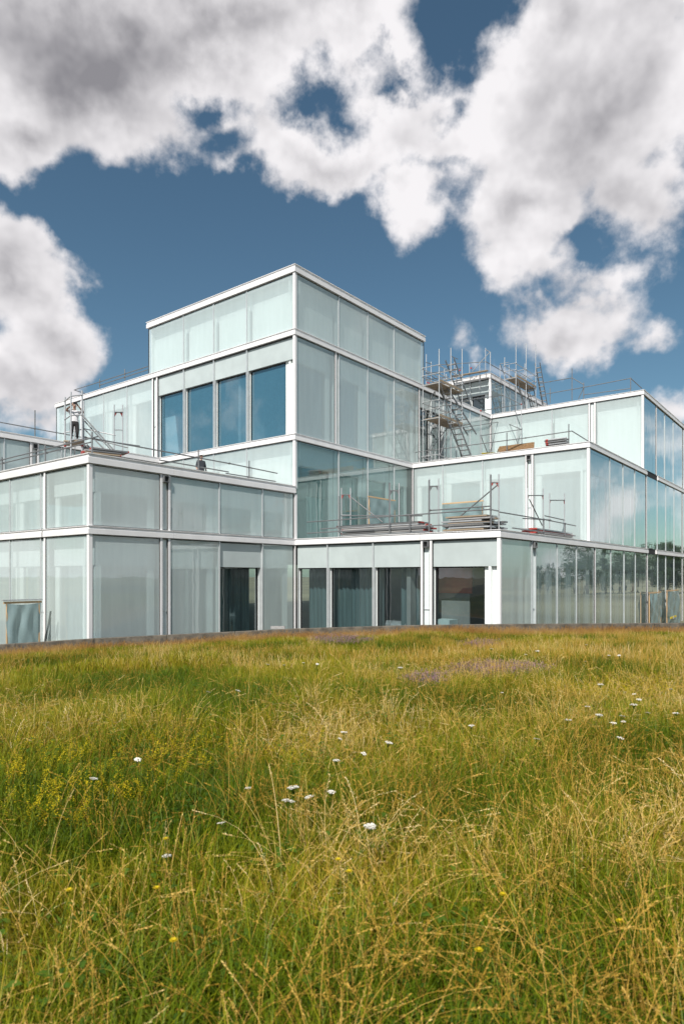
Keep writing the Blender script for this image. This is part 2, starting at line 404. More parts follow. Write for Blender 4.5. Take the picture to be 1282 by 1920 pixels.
# fascia profile: (outward, below the top)
PROF_F = [(-.30, 0), (.085, 0), (.085, -.022), (.045, -.04), (.045, -.105), (.075, -.12), (.075, -.305), (-.02, -.305), (-.02, -.33), (-.30, -.33)]
PROF_R = [(-.34, 0), (.10, 0), (.10, -.025), (.06, -.045), (.06, -.13), (.085, -.145), (.085, -.365), (-.02, -.365), (-.02, -.40), (-.34, -.40)]
def fascia(path, z, prof, gaps=(), name='fascia'):
    nseg = len(path)-1
    nrm = []
    for i in range(nseg):
        dx = path[i+1][0]-path[i][0]; dy = path[i+1][1]-path[i][1]; l = math.hypot(dx, dy); nrm.append((dy/l, -dx/l))
    closed = path[0] == path[-1]
    for i in range(nseg):
        n = nrm[i]
        pn = nrm[i-1] if i > 0 else (nrm[-1] if closed else None)
        nn = nrm[i+1] if i < nseg-1 else (nrm[0] if closed else None)
        d = (-n[1], n[0])
        runs = [(path[i], path[i+1], pn, nn)]
        for (gi, g0, g1) in gaps:
            if gi == i:
                a, b = runs.pop()[:2]
                k = 0 if abs(d[0]) > .5 else 1
                p0 = (g0, a[1]) if k == 0 else (a[0], g0); p1 = (g1, a[1]) if k == 0 else (a[0], g1)
                runs += [(a, p0, pn if a == path[i] else None, None), (p1, b, None, nn)]
        cut = []
        for (a, b, q0, q1) in runs:           # the edge sheets come in lengths with an open joint between
            Lr = math.hypot(b[0]-a[0], b[1]-a[1]); k = max(1, int(round(Lr/3.68)))
            for j in range(k):
                g0 = 0 if j == 0 else .006/Lr; g1 = 0 if j == k-1 else .006/Lr
                p0 = tuple(a[m]+(b[m]-a[m])*(j/k+g0) for m in (0, 1)); p1 = tuple(a[m]+(b[m]-a[m])*((j+1)/k-g1) for m in (0, 1))
                cut.append((p0, p1, q0 if j == 0 else None, q1 if j == k-1 else None))
        for (a, b, q0, q1) in cut:
            vs = []
            for (p, q) in ((a, q0), (b, q1)):
                for o, dz in prof:
                    x = p[0]+n[0]*o+(q[0]*o if q else 0); y = p[1]+n[1]*o+(q[1]*o if q else 0)
                    vs.append((x-BO[0], y-BO[1], z+dz-BO[2]))
            k = len(prof); fs = [(j, (j+1) % k, k+(j+1) % k, k+j) for j in range(k)]
            fs += [tuple(range(k-1, -1, -1)), tuple(range(k, 2*k))]
            me = bpy.data.meshes.new(name); me.from_pydata(vs, [], fs)
            bm = bmesh.new(); bm.from_mesh(me); bmesh.ops.recalc_face_normals(bm, faces=bm.faces); bm.to_mesh(me); bm.free()
            link(name, me, 'white', B)
g1a, g1b = on_v(1211.5, V2), on_v(1232, V2)
gl0, gl1 = on_u(83.2, U0), on_u(81, U0)
fascia([(U0, V4+6), (U0, V1), (U1, V1), (U1, V2), (UE, V2)], Z1, PROF_F, [(0, gl1, gl0), (3, g1a+.3, g1b-.5)])
fascia([(U0, V3), (U0, V1), (U1, V1)], ZP, PROF_R)
fascia([(-8, V3), (U1, V3), (U1, V1), (U2, V1), (U2, V2), (UE, V2)], Z3, PROF_F, [(4, g1a, g1b)])
fascia([(UE, V4), (U1, V4), (U1, V1), (U3, V1), (U3, V2), (UE, V2)], Z2, PROF_F)
TR, TB = 36.45, 33.95
fascia([(U1, TB), (U1, V1), (TR, V1), (TR, TB), (U1, TB)], ZT, PROF_R)
PR, PB = 57.4, 42.0
fascia([(U3, PB), (U3, V1), (PR, V1), (PR, PB), (U3, PB)], ZT, PROF_R)
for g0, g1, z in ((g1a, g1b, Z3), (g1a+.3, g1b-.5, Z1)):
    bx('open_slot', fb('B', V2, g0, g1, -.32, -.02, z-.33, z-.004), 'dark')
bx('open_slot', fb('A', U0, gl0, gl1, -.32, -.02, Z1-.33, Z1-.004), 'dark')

def slab(poly, z, th, m, name='floor_slab'):
    bm = bmesh.new(); vv = [bm.verts.new((x-BO[0], y-BO[1], z-BO[2])) for x, y in poly]
    f = bm.faces.new(vv); r = bmesh.ops.extrude_face_region(bm, geom=[f])
    bmesh.ops.translate(bm, vec=(0, 0, -th), verts=[g for g in r['geom'] if isinstance(g, bmesh.types.BMVert)])
    bmesh.ops.recalc_face_normals(bm, faces=bm.faces)
    me = bpy.data.meshes.new(name); bm.to_mesh(me); bm.free()
    return link(name, me, m, B)
e = .31
slab([(U0+e, VE), (U0+e, V1+e), (U1+e, V1+e), (U1+e, V2+e), (UE, V2+e), (UE, VE)], Z1-.04, .30, 'concrete')
slab([(U0+.35, V3-.01), (U0+.35, V1+.35), (U1-.02, V1+.35), (U1-.02, V3-.01)], ZP-.10, .28, 'roofing', 'roof_slab')
slab([(-8, VE), (-8, V3+e), (U1+e, V3+e), (U1+e, V1+e), (U2+e, V1+e), (U2+e, V2+e), (UE, V2+e), (UE, VE)], Z3-.04, .29, 'roofing')
slab([(U1+e, V4-.35), (U1+e, V1+e), (U3+e, V1+e), (U3+e, V2+e), (UE, V2+e), (UE, V4-.35)], Z2-.04, .29, 'roofing')
slab([(U1+.35, TB-.35), (U1+.35, V1+.35), (TR-.35, V1+.35), (TR-.35, TB-.35)], ZT-.1, .3, 'roofing', 'roof_slab')
slab([(U3+.35, PB-.35), (U3+.35, V1+.35), (PR-.35, V1+.35), (PR-.35, PB-.35)], ZT-.1, .3, 'roofing', 'roof_slab')
slab([(U0+.7, VE), (U0+.7, V1+.7), (U1+.7, V1+.7), (U1+.7, V2+.7), (UE, V2+.7), (UE, VE)], ZB+.06, .05, 'concrete')

CURT = {}
def curtain(kind, c, t0, t1, z0, z1, m):
    n = max(8, int((t1-t0)/.045)); vs, fs = [], []
    ph = random.random()*6
    for i in range(n+1):
        t = t0+(t1-t0)*i/n; w = .045*math.sin(i*1.05+ph)+.02*math.sin(i*.37+ph)
        for z in (z0, z1):
            p = (c+.95+w, t, z) if kind == 'A' else (t, c+.95+w, z)
            vs.append((p[0]-BO[0], p[1]-BO[1], p[2]-BO[2]))
    for i in range(n): a = i*2; fs.append((a, a+2, a+3, a+1))
    me = bpy.data.meshes.new('curtain'); me.from_pydata(vs, [], fs)
    for p in me.polygons: p.use_smooth = True
    link('curtain', me, m, B)

SPAN = 1.12
def pane(kind, c, t0, t1, z0, z1, m):
    # each pane leans a hair differently, as real ones do
    j = random.uniform(-.004, .004); k = random.uniform(-.004, .004)
    q = []
    for n in (-.035, -.015):
        for t, z, dn in ((t0, z0, 0), (t1, z0, j), (t1, z1, k+j), (t0, z1, k)):
            p = (c-n-dn, t, z) if kind == 'A' else (t, c-n-dn, z)
            q.append((p[0]-BO[0], p[1]-BO[1], p[2]-BO[2]))
    # a thin pane is one sheet for the light; its edge is covered by the frame
    me = bpy.data.meshes.new('glass_panel'); me.from_pydata(q[4:], [], [(0, 1, 2, 3) if kind == 'B' else (3, 2, 1, 0)])
    link('glass_panel', me, m, B)
def bay(kind, c, t0, t1, z0, z1, ty, curt):
    """z0..z1 clear height; ty p printed pane before an inner window, o printed pane before a solid panel, d no outer pane, n narrow strip"""
    g = .035
    a, b = t0+g, t1-g
    wide = abs(t1-t0)
    if ty == 'n':
        bx('narrow_panel', fb(kind, c, a, b, -.10, -.06, z0, z1), 'strip')
        bx('lamp_bracket', fb(kind, c, a+.03, b-.03, -.058, -.03, z1-2.95, z1-2.92), 'alu') if z1-z0 > 3 else None
        return
    if ty in 'pocb':
        pane(kind, c, a, b, z0, z1, M['pane_bare' if ty == 'c' else 'pane_light' if ty == 'b' else 'pane' if ty == 'o' or kind == 'A' else 'pane_clear'])
    if ty == 'o':
        bx('inner_panel', fb(kind, c, a+.05, b-.05, -.40, -.34, z0, z1-.9), 'inner')
        bx('spandrel_panel', fb(kind, c, a, b, -.52, -.46, z1-.9, z1), 'spandrel')
        return
    wr_ = 0
    if ty == 'e': ty = 'd'; wr_ = .19*wide
    sp = SPAN if z1-z0 > 2.6 else .95
    zs = z1-sp
    open_ = ty == 'd'
    if open_:
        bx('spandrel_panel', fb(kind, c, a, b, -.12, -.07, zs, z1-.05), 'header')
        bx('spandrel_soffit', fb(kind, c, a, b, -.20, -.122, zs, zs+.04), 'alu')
    else:
        bx('spandrel_panel', fb(kind, c, a, b, -.42, -.36, zs, z1), 'spandrel')
    pw = min(.06 if open_ else .30, wide*.14)
    n0, n1, ng = (-.28, -.20, .25) if open_ else (-.52, -.40, .46)
    for q0, q1 in ((a, a+pw+wr_), (b-pw, b)):
        bx('pier', fb(kind, c, q0, q1, n0, n1, z0, zs), 'inner')
    if open_:
        for q0, q1 in ((a, a+.03), (b-.03, b)):
            bx('window_reveal', fb(kind, c, q0, q1, -.198, -.06, z0, zs), 'alu')
    # the inner window with a slim frame
    w0, w1 = a+pw+wr_, b-pw
    me = boxes_mesh('window_frame', [tuple(x-y for x, y in zip(fb(kind, c, *q), (BO[0], BO[0], BO[1], BO[1], BO[2], BO[2]))) for q in
         ((w0, w0+.04, -ng-.04, -ng+.04, z0, zs), (w1-.04, w1, -ng-.04, -ng+.04, z0, zs), (w0+.04, w1-.04, -ng-.04, -ng+.04, zs-.05, zs), (w0+.04, w1-.04, -ng-.04, -ng+.04, z0, z0+.08))])
    fr = link('window_frame', me, 'dark' if open_ else 'alu', B)
    p = []
    for t, z in ((w0+.04, z0+.08), (w1-.04, z0+.08), (w1-.04, zs-.05), (w0+.04, zs-.05)):
        v = (c+ng, t, z) if kind == 'A' else (t, c+ng, z); p.append(tuple(x-y for x, y in zip(v, BO)))
    me = bpy.data.meshes.new('window_pane'); me.from_pydata(p, [], [(0, 1, 2, 3) if kind == 'B' else (3, 2, 1, 0)])
    link('window_pane', me, M['window_film_sky' if curt == 'f' else 'window_teal' if ty == 'c' else 'window'], fr)
    if curt == 'd': curtain(kind, c, w0-.1, w1+.1, z0, zs, 'curtain_dark')
    elif curt == 'h': curtain(kind, c, w0-.1, w0+.66*(w1-w0), z0, zs, 'curtain_dark')
    elif curt == 'p': bx('roller_blind', fb(kind, c, w0-.05, w1+.05, -.64, -.63, z0, zs), 'curtain_pale')

def face(kind, c, xs, z0, z1, types, curts=None, posts=(), back=True, px=True):
    """xs: photo columns of the bay boundaries on this front (left to right)"""
    f = (lambda x: on_u(x, c)) if kind == 'A' else (lambda x: on_v(x, c))
    ts = [f(x) if px else x for x in xs]
    for i, ty in enumerate(types):
        a, b = sorted((ts[i], ts[i+1]))
        bay(kind, c, a, b, z0, z1, ty, (curts or 'p'*99)[i])
        # the small box lamp at the head of a narrow strip
    for i, t in enumerate(ts[1:-1], 1):
        w = .055 if i in posts else .028
        bx('mullion', fb(kind, c, t-w, t+w, -.12, .028 if i in posts else .018, z0-.01, z1+.01), 'white' if i in posts else 'alu')
    a, b = min(ts), max(ts)
    for z in (z0+.012, z1-.014): bx('shadow_gap_strip', fb(kind, c, a+.02, b-.02, -.05, .006, z-.014, z+.014), 'dark')  # near-black strips stand in for the shadow gaps round panes and posts
    for t in (a+.012, b-.012): bx('shadow_gap_strip', fb(kind, c, t-.014, t+.014, -.05, .008, z0+.03, z1-.03), 'dark')
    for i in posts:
        for q in (-.068, .068): bx('shadow_gap_strip', fb(kind, c, ts[i]+q-.011, ts[i]+q+.011, -.05, .008, z0+.03, z1-.03), 'dark')
    if back:
        bx('partition_wall', fb(kind, c, a+.4, b-.4, -4.6, -4.4, z0, z1), 'partition')
    return ts
def corner(u, v, z0, z1, w=.085):
    bx('corner_post', (u-.04, u+w*1.2, v-.04, v+w*1.2, z0, z1), 'white')
def inner_corner(u, v, z0, z1):
    bx('corner_post', (u-.06, u+.0, v-.06, v+.0, z0, z1), 'white')
def lamp(kind, c, x, z1):
    t = on_u(x, c) if kind == 'A' else on_v(x, c)
    bl = [fb(kind, c, t-.13, t+.13, -.008, .12, z1-.06, z1-.03), fb(kind, c, t-.13, t+.13, -.008, .12, z1-.30, z1-.27),
          fb(kind, c, t-.13, t-.10, -.008, .12, z1-.27, z1-.06), fb(kind, c, t+.10, t+.13, -.008, .12, z1-.27, z1-.06)]
    me = boxes_mesh('lamp_housing', [tuple(x-y for x, y in zip(q, (BO[0], BO[0], BO[1], BO[1], BO[2], BO[2]))) for q in bl])
    o = link('lamp_housing', me, 'steel_d', B)
    me = boxes_mesh('lamp_lens', [tuple(x-y for x, y in zip(fb(kind, c, t-.098, t+.098, .0, .03, z1-.268, z1-.062), (BO[0], BO[0], BO[1], BO[1], BO[2], BO[2])))])
    link('lamp_lens', me, 'black', o)

h1, h3, h2 = Z1-.33, Z3-.33, Z2-.33
# ground floor
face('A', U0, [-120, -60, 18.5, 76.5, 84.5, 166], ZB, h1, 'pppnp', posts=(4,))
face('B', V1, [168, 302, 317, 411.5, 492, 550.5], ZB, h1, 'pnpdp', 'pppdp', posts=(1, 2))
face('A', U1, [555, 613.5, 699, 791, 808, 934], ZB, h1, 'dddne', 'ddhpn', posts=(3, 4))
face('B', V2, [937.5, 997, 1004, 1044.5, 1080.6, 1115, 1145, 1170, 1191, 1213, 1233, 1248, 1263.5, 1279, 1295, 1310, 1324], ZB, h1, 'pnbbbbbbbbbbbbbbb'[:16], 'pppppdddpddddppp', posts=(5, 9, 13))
# half-height box at the left
zp = ZP-.40
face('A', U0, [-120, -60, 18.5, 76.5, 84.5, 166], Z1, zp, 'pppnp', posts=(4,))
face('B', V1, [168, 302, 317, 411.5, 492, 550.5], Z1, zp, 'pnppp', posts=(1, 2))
# first floor
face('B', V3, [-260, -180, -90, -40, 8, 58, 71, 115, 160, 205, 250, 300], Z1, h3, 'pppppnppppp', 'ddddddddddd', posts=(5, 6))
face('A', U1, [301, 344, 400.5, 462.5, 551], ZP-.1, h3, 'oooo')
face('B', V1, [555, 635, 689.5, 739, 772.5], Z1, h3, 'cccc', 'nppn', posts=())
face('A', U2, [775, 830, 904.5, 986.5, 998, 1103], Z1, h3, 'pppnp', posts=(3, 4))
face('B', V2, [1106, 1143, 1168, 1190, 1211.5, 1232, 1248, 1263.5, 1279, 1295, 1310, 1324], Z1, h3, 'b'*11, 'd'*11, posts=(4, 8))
# second floor
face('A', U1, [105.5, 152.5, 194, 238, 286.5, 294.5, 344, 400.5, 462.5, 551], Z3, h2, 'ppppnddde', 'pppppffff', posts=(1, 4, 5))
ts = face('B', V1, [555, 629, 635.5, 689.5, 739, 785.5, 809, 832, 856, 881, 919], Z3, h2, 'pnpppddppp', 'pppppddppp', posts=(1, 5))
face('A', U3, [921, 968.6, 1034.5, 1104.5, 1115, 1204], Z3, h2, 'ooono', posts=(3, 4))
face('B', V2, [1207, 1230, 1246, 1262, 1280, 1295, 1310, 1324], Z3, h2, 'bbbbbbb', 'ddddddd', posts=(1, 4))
# top boxes
zt = ZT-.40
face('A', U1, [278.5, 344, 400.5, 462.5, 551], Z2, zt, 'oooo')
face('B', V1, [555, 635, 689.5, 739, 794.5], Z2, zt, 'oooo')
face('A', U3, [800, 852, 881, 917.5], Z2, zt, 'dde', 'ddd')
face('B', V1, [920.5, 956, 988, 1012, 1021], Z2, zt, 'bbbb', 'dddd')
bx('end_wall', (TR-.1, TR, V1+.2, TB-.2, Z2, zt), 'inner'); bx('end_wall', (U1+.2, TR-.1, TB-.1, TB, Z2, zt), 'inner')
bx('end_wall', (U1+.2, UE-.4, V4-.12, V4-.02, Z3, h2), 'inner')
for (u, v, z0, z1) in ((U0, V1, ZB, h1), (U0, V1, Z1, zp), (U1, V2, ZB, h1), (U2, V2, Z1, h3), (U3, V2, Z3, h2), (U1, V1, ZP-.1, h3), (U1, V1, Z3, h2), (U1, V1, Z2, zt), (U3, V1, Z2, zt)):
    corner(u, v, z0, z1)
bx('corner_post', (U1-.05, U1+.11, V1-.05, V1+.11, Z1, ZP-.41), 'white')
for (u, v, z0, z1) in ((U1, V1, ZB, h1), (U2, V1, Z1, h3), (U3, V1, Z3, h2), (U1, V3, ZP-.1, h3)): inner_corner(u, v, z0, z1)
lamp('B', V1, 309.5, zp); lamp('A', U1, 799.5, h1); lamp('A', U2, 992, h3); lamp('B', V2, 1000.5, h1); lamp('B', V3, 64.5, h3)
# things inside the rooms
bx('room_partition', (U1+1.3, U1+1.4, on_u(884, U1+1.3), on_u(812, U1+1.3), EYE-.75, h1), 'redwall')
bx('room_partition', (U1+1.35, U1+1.42, on_u(880, U1+1.35), on_u(815, U1+1.35), ZB+.1, EYE-.76), 'partition')
def duct():
    c = Vector((U1+1.3, on_u(738, U1+1.3), EYE-2.35)); o = thing('duct_pipe', c, 'shiny round duct lying inside the ground floor beside the narrow strip', 'duct')
    tube('pipe', c-Vector((.1, .9, 0)), c+Vector((.1, .9, 0)), .24, 'steel', o)
    for k in (-.85, 0, .85): tube('flange', c+Vector((k*.11, k, 0))-Vector((0, .03, 0)), c+Vector((k*.11, k, 0))+Vector((0, .03, 0)), .27, 'steel', o)
    for k in (-.6, .6): bar('trestle', c+Vector((0, k, -.22)), (c.x, c.y+k, ZB+.07), .3, .06, 'timber', o)
duct()
def sacks():
    c = Vector((U1+.8, on_u(836, U1+.8), ZB+.065)); o = thing('wrapped_pallet', c, 'pale plastic wrapped stack inside the last ground floor window', 'pallet')
    bar('pallet', c, c+Vector((0, 0, .14)), .9, .8, 'timber', o)
    n = 7; rr = random.Random(3)
    for k in range(n): bar('bag', c+Vector((rr.uniform(-.04, .04), -.36, .22+k*.27)), c+Vector((rr.uniform(-.04, .04), .36, .22+k*.27+rr.uniform(-.02, .02))), .7, .25, 'board', o)
sacks()
# things leaning inside the rooms
def leaning_board(pts, label):
    a, b, c = [Vector(p) for p in pts]          # two foot corners, one head corner above the first
    o = (a+b)/2; n = (b-a).cross(c-a).normalized()*.02; dd = c-a
    q = [a-o, b-o, b+dd-o, a+dd-o]
    me = bpy.data.meshes.new('leaning_board'); me.from_pydata([tuple(p-n) for p in q]+[tuple(p+n) for p in q], [], CUBE_F)
    x = link('leaning_board', me, 'board'); x.location = o; return tag(x, label, 'board')
leaning_board([(U1+.72, on_u(310, U1+.7), Z3+.02), (U1+.72, on_u(336, U1+.7), Z3+.02), (U1+.62, on_u(305, U1+.7), Z3+2.55)], 'pale board leaning inside the second floor window beside the white post')
leaning_board([(on_v(575, V1+.75), V1+.75, Z1+.02), (on_v(605, V1+.75), V1+.75, Z1+.02), (on_v(573, V1+.62), V1+.62, Z1+2.3)], 'pale board leaning inside the first floor window above the terrace')

# ------------------------------------------------------------------ scaffolding
RT1, RTP, RT3, RT2 = Z1-.04, ZP-.10, Z3-.04, Z2-.04      # roof levels
def coupler(p, parent, m='steel_d', s=.05):
    p = Vector(p); return bar('coupler', p-Vector((0, 0, s*.8)), p+Vector((0, 0, s*.8)), s*1.3, s*1.3, m, parent)
def guard(label, name, posts, rails, group='scaffold guard rails along the roof edges'):
    """posts: (foot point, top z); rails: polylines"""
    p0 = Vector(posts[0][0]) if posts else Vector(rails[0][0])
    g = thing(name, p0, label, 'guard rail', group)
    for p, zt_ in posts: tube('post', p, (p[0], p[1], zt_), .026, 'steel_d', g)
    for pl in rails:
        for a, b in zip(pl, pl[1:]): tube('rail', a, b, .024, 'steel_d', g)
        for q in pl[1:-1]: coupler(q, g)
    for p, zt_ in posts:
        for pl in rails:
            for a, b in zip(pl, pl[1:]):
                a_, b_ = Vector(a), Vector(b); d = b_-a_; t = (Vector(p)-a_).xy.dot(d.xy)/max(d.xy.length_squared, 1e-6)
                if 0 <= t <= 1:
                    c = a_+d*t
                    if (c.xy-Vector(p).xy).length < .12: coupler(c, g)
    return g
# left half-height box
ua, va = U0+.42, V1+.42
za, zb_ = EYE+5.10, EYE+4.74
pA = [on_u(x, ua) for x in (4, 85)]
guard('guard rail of grey tubes round the corner of the half height box', 'guard_rail',
      [((ua, pA[0], RTP), za+.15), ((ua, pA[1], RTP), za+.22), ((ua, va+.1, RTP), za+.28), ((on_v(372, va), va, RTP), za+.35), ((on_v(467, va), va, RTP), za+.3)],
      [[(ua, V3-.6, za+.02), (ua, va-.25, za+.06)], [(ua+.06, V3-.6, za-.12), (ua+.06, va+.3, za-.07)], [(ua-.1, va, za+.02), (on_v(430, va), va, za), (on_v(520, va), va, za-.06)],
       [(on_v(300, va), va+.05, zb_), (on_v(430, va), va+.05, zb_-.02)], [(on_v(425, va), va+.05, zb_-.1), (on_v(518, va), va+.05, zb_-.1)]])
# roof of the full-height box behind it
vb = V3+.4
guard('single grey tube rail on the roof edge behind the person', 'guard_rail',
      [((on_v(65.5, vb), vb, RT3), EYE+(HY-769)/FPX*(vb/ray(65.5)[1]))], [[tuple(pt_v(-30, 786, vb)), tuple(pt_v(160, 821, vb)), tuple(pt_v(262, 836, vb))]])
# roof of the second floor at the left
uc = U1+.45
guard('thin tube rail with open end on the roof beside the topmost box', 'guard_rail',
      [(tuple(pt_u(234, 712, uc)), pt_u(234, 692, uc).z), (tuple(pt_u(187, 727, uc)), pt_u(187, 710, uc).z)],
      [[tuple(pt_u(277, 687, uc)), tuple(pt_u(139, 731, uc))], [tuple(pt_u(277, 693, uc)), tuple(pt_u(187, 722, uc))], [tuple(pt_u(139, 731, uc)), tuple(pt_u(139, 731, uc)+Vector((1.0, .1, -.05)))]])
# first floor roof, right part
ud = U2+.42
guard('tube guard rail along the first floor roof in front of the brown board', 'guard_rail',
      [(tuple(pt_u(950, 846, ud)), pt_u(950, 811, ud).z), (tuple(pt_u(1066, 832, ud)), pt_u(1066, 795, ud).z)],
      [[tuple(pt_u(778, 848, ud)), tuple(pt_u(985, 821, ud)), tuple(pt_u(1072, 808, ud))], [tuple(pt_u(1072, 808, ud)), tuple(pt_v(1104, 828, V2+.42))]])
vd = V2+.42
for i, x in enumerate((1122, 1159)):
    p = pt_v(x, 1080, vd); g = thing('guard_post', (p.x, p.y, RT3), ('lone short steel post on the first floor roof edge nearer the white corner', 'lone short steel post on the first floor roof edge farther from the white corner')[i], 'post', 'lone rail posts')
    tube('post', (p.x, p.y, RT3), (p.x, p.y, Z3+.34), .026, 'steel_d', g); tube('socket', (p.x, p.y, RT3), (p.x, p.y, RT3+.12), .04, 'steel', g)
# second floor roof, right part
ue = U3+.42
guard('high tube guard rail on the second floor roof near the outer corner', 'guard_rail',
      [(tuple(pt_u(1072, 750, ue)), pt_u(1072, 690, ue).z), (tuple(pt_u(1094, 748, ue)), pt_u(1094, 717, ue).z), (tuple(pt_u(1182, 735, ue)), pt_u(1182, 709, ue).z), (tuple(pt_u(1031, 755, ue)), pt_u(1031, 728, ue).z)],
      [[tuple(pt_u(1010, 719, ue)), tuple(pt_u(1072, 708, ue))], [tuple(pt_u(1072, 708, ue)), tuple(pt_u(1094, 721, ue-.25))], [tuple(pt_u(1010, 741, ue)), tuple(pt_u(1094, 726, ue)), tuple(pt_u(1182, 709, ue))],
       [tuple(pt_u(1094, 740, ue)), tuple(pt_u(1182, 728, ue))], [tuple(pt_u(1182, 709, ue)), tuple(pt_v(1203, 728, V2+.42))], [tuple(pt_u(1094, 727, ue)), tuple(pt_u(1084, 748, ue))]])

def ladder(parent, a, b, w, n, wdir, m='steel_d'):
    """a stair of two stringers and n treads; a, b middle of foot and head; wdir unit vector across"""
    a, b, wd = Vector(a), Vector(b), Vector(wdir)*w/2
    for s in (-1, 1): bar('stringer', a+wd*s, b+wd*s, .035, .11, m, parent)
    for i in range(1, n):
        p = a+(b-a)*i/n; bar('tread', p-wd, p+wd, .19, .03, 'deck_alu', parent)
def frame_tower(name, label, us, vs, z0, zt, decks, rails, stairs, braces=(), group=None, kicker=None):
    """posts at every us x vs; decks (i0,i1,z): between post columns; rails (z list)"""
    g = thing(name, (us[0], vs[0], z0), label, 'scaffold', group)
    for i, u in enumerate(us):
        for j, v in enumerate(vs):
            t = zt[i] if isinstance(zt, (list, tuple)) else zt
            t = t-((.9, 2.1, 1.4)[i % 3] if j else 0)
            tube('standard', (u, v, z0+.06), (u, v, t), .026, 'steel', g)
            bar('base_plate', (u, v, z0), (u, v, z0+.02), .15, .15, 'steel', g)
            for z in rails:
                if z < t: coupler((u, v, z), g, 'steel_d', .045)
    for (i0, i1, z) in decks:
        ww = (vs[-1]-vs[0]); nb = max(2, int(round(ww/.32)))
        for k in range(nb):
            v = vs[0]+.05+(ww-.1)*(k+.5)/nb
            bar('deck_board', (us[i0]+.03, v, z), (us[i1]-.03, v, z), (ww-.1)/nb-.012, .045, 'deck', g)
        for i in (i0, i1): tube('transom', (us[i], vs[0]-.08, z-.05), (us[i], vs[-1]+.08, z-.05), .024, 'steel', g)
        bar('toe_board', (us[i0], vs[0]-.03, z+.11), (us[i1], vs[0]-.03, z+.11), .03, .15, 'deck', g)
    for z in rails:
        for v in vs: tube('ledger', (us[0]-.1, v, z), (us[-1]+.1, v, z), .022, 'steel', g)
        for u in us: tube('transom', (u, vs[0]-.08, z+.06), (u, vs[-1]+.08, z+.06), .022, 'steel', g)
    for a, b in braces: tube('brace', a, b, .022, 'steel_d', g)
    for (a, b, w, n, wd) in stairs: ladder(g, a, b, w, n, wd)
    return g
# big stair tower on the first floor roof before the second floor
tv = [20.05, 21.2]
tu = [on_v(823, 20.05), on_v(845, 20.05), on_v(866, 20.05)]
z = RT3; d1 = EYE+(HY-797)/FPX*42.3; d2 = EYE+(HY-735)/FPX*42.3
tw = frame_tower('stair_scaffold', 'tall stair scaffold of steel tubes between the first and second floor roofs', tu, tv, z,
    [EYE+(HY-664)/FPX*41, EYE+(HY-656)/FPX*41.6, EYE+(HY-652)/FPX*42.2], [(0, 2, d1), (0, 2, d2)], [d1+1.0, d1+.5, d2+1.0, d2+.5, z+.35],
    [((tu[2]+.3, 19.6, z+.1), (tu[0]+.7, 19.6, d1), .62, 9, (0, 1, 0)), ((tu[2]+2.5, 20.6, d1-.1), (tu[1]-.1, 20.6, d2+.05), .62, 9, (0, 1, 0)), ((tu[2]+2.3, 20.9, d2-.3), (tu[2]-.1, 20.9, d2+2.3), .62, 9, (0, 1, 0))],
    [((tu[0], tv[0]-.05, z+.3), (tu[1], tv[0]-.05, d1)), ((tu[1], tv[0]-.05, d1), (tu[2], tv[0]-.05, z+.3)), ((tu[1], tv[0]-.05, d1), (tu[0], tv[0]-.05, d2)), ((tu[2]+.1, tv[1], d1), (tu[0], tv[1], z+.2)), ((tu[0], tv[1], d1), (tu[1], tv[1], d2))])
# landing with two rail loops beside it
lu = [on_v(902, 20.4), on_v(940, 20.2), on_v(972, 19.2)]
def landing_rail():
    g = thing('landing_scaffold', (tu[2], tv[0], RT3), 'lower landing rails of tube reaching out from the tall stair scaffold', 'scaffold')
    A = pt_v(901, 770, 19.4); Bp = pt_v(942, 741, 21.3); C = pt_v(977, 758, 18.9)
    A2 = pt_v(901, 817, 19.4); B2 = pt_v(942, 790, 21.3); C2 = pt_v(977, 805, 18.9)
    S1 = pt_v(857, 752, 21.3); S2 = pt_v(864, 802, 21.3)
    for a, b in ((S1, Bp), (Bp, C), (A, C), (S2, B2), (B2, C2), (A2, C2)): tube('rail', a, b, .024, 'steel_d', g)
    for p, q in ((A, 738), (Bp, 738), (C, 755)):
        tube('standard', (p.x, p.y, RT3+.02), (p.x, p.y, p.z+.12), .026, 'steel', g)
    for p in (A, Bp, C, A2, B2, C2): coupler(p, g)
    tube('brace', (A2.x, A2.y, A2.z), (A2.x+2.2, A2.y, RT3+.1), .022, 'steel_d', g)
    for p in (A, C): coupler(p, g, 'red', .06)
landing_rail()
# second tower up on the roof, before the side of the roof-top box
t2v = [20.0, 20.9]
t2u = [on_v(967, 20.0), on_v(986, 20.0), on_v(1004, 20.0)]
q1 = EYE+(HY-728)/FPX*52
frame_tower('access_scaffold', 'slim access scaffold with ladder standing on the second floor roof', t2u, t2v, RT2, [EYE+(HY-668)/FPX*52, EYE+(HY-664)/FPX*53, EYE+(HY-660)/FPX*54],
    [(0, 2, q1)], [q1+1.0, q1+.5], [((t2u[2]+1.6, 20.4, RT2+.05), (t2u[2]-.3, 20.4, q1+.2), .55, 8, (0, 1, 0)), ((t2u[2]+2.4, 20.1, q1-1.2), (t2u[2]+.6, 20.1, q1+2.2), .4, 10, (0, 1, 0))],
    [((t2u[0], 19.95, q1), (t2u[1]+.2, 19.95, RT2+.1)), ((t2u[0]+.1, 19.95, q1-.1), (t2u[0]+1.6, 19.95, RT2+.1)), ((t2u[2], 19.95, q1+1.6), (t2u[2]+2.2, 19.95, RT2+.4)), ((t2u[1], 19.95, q1+.1), (t2u[2], 19.95, RT2+.2))])
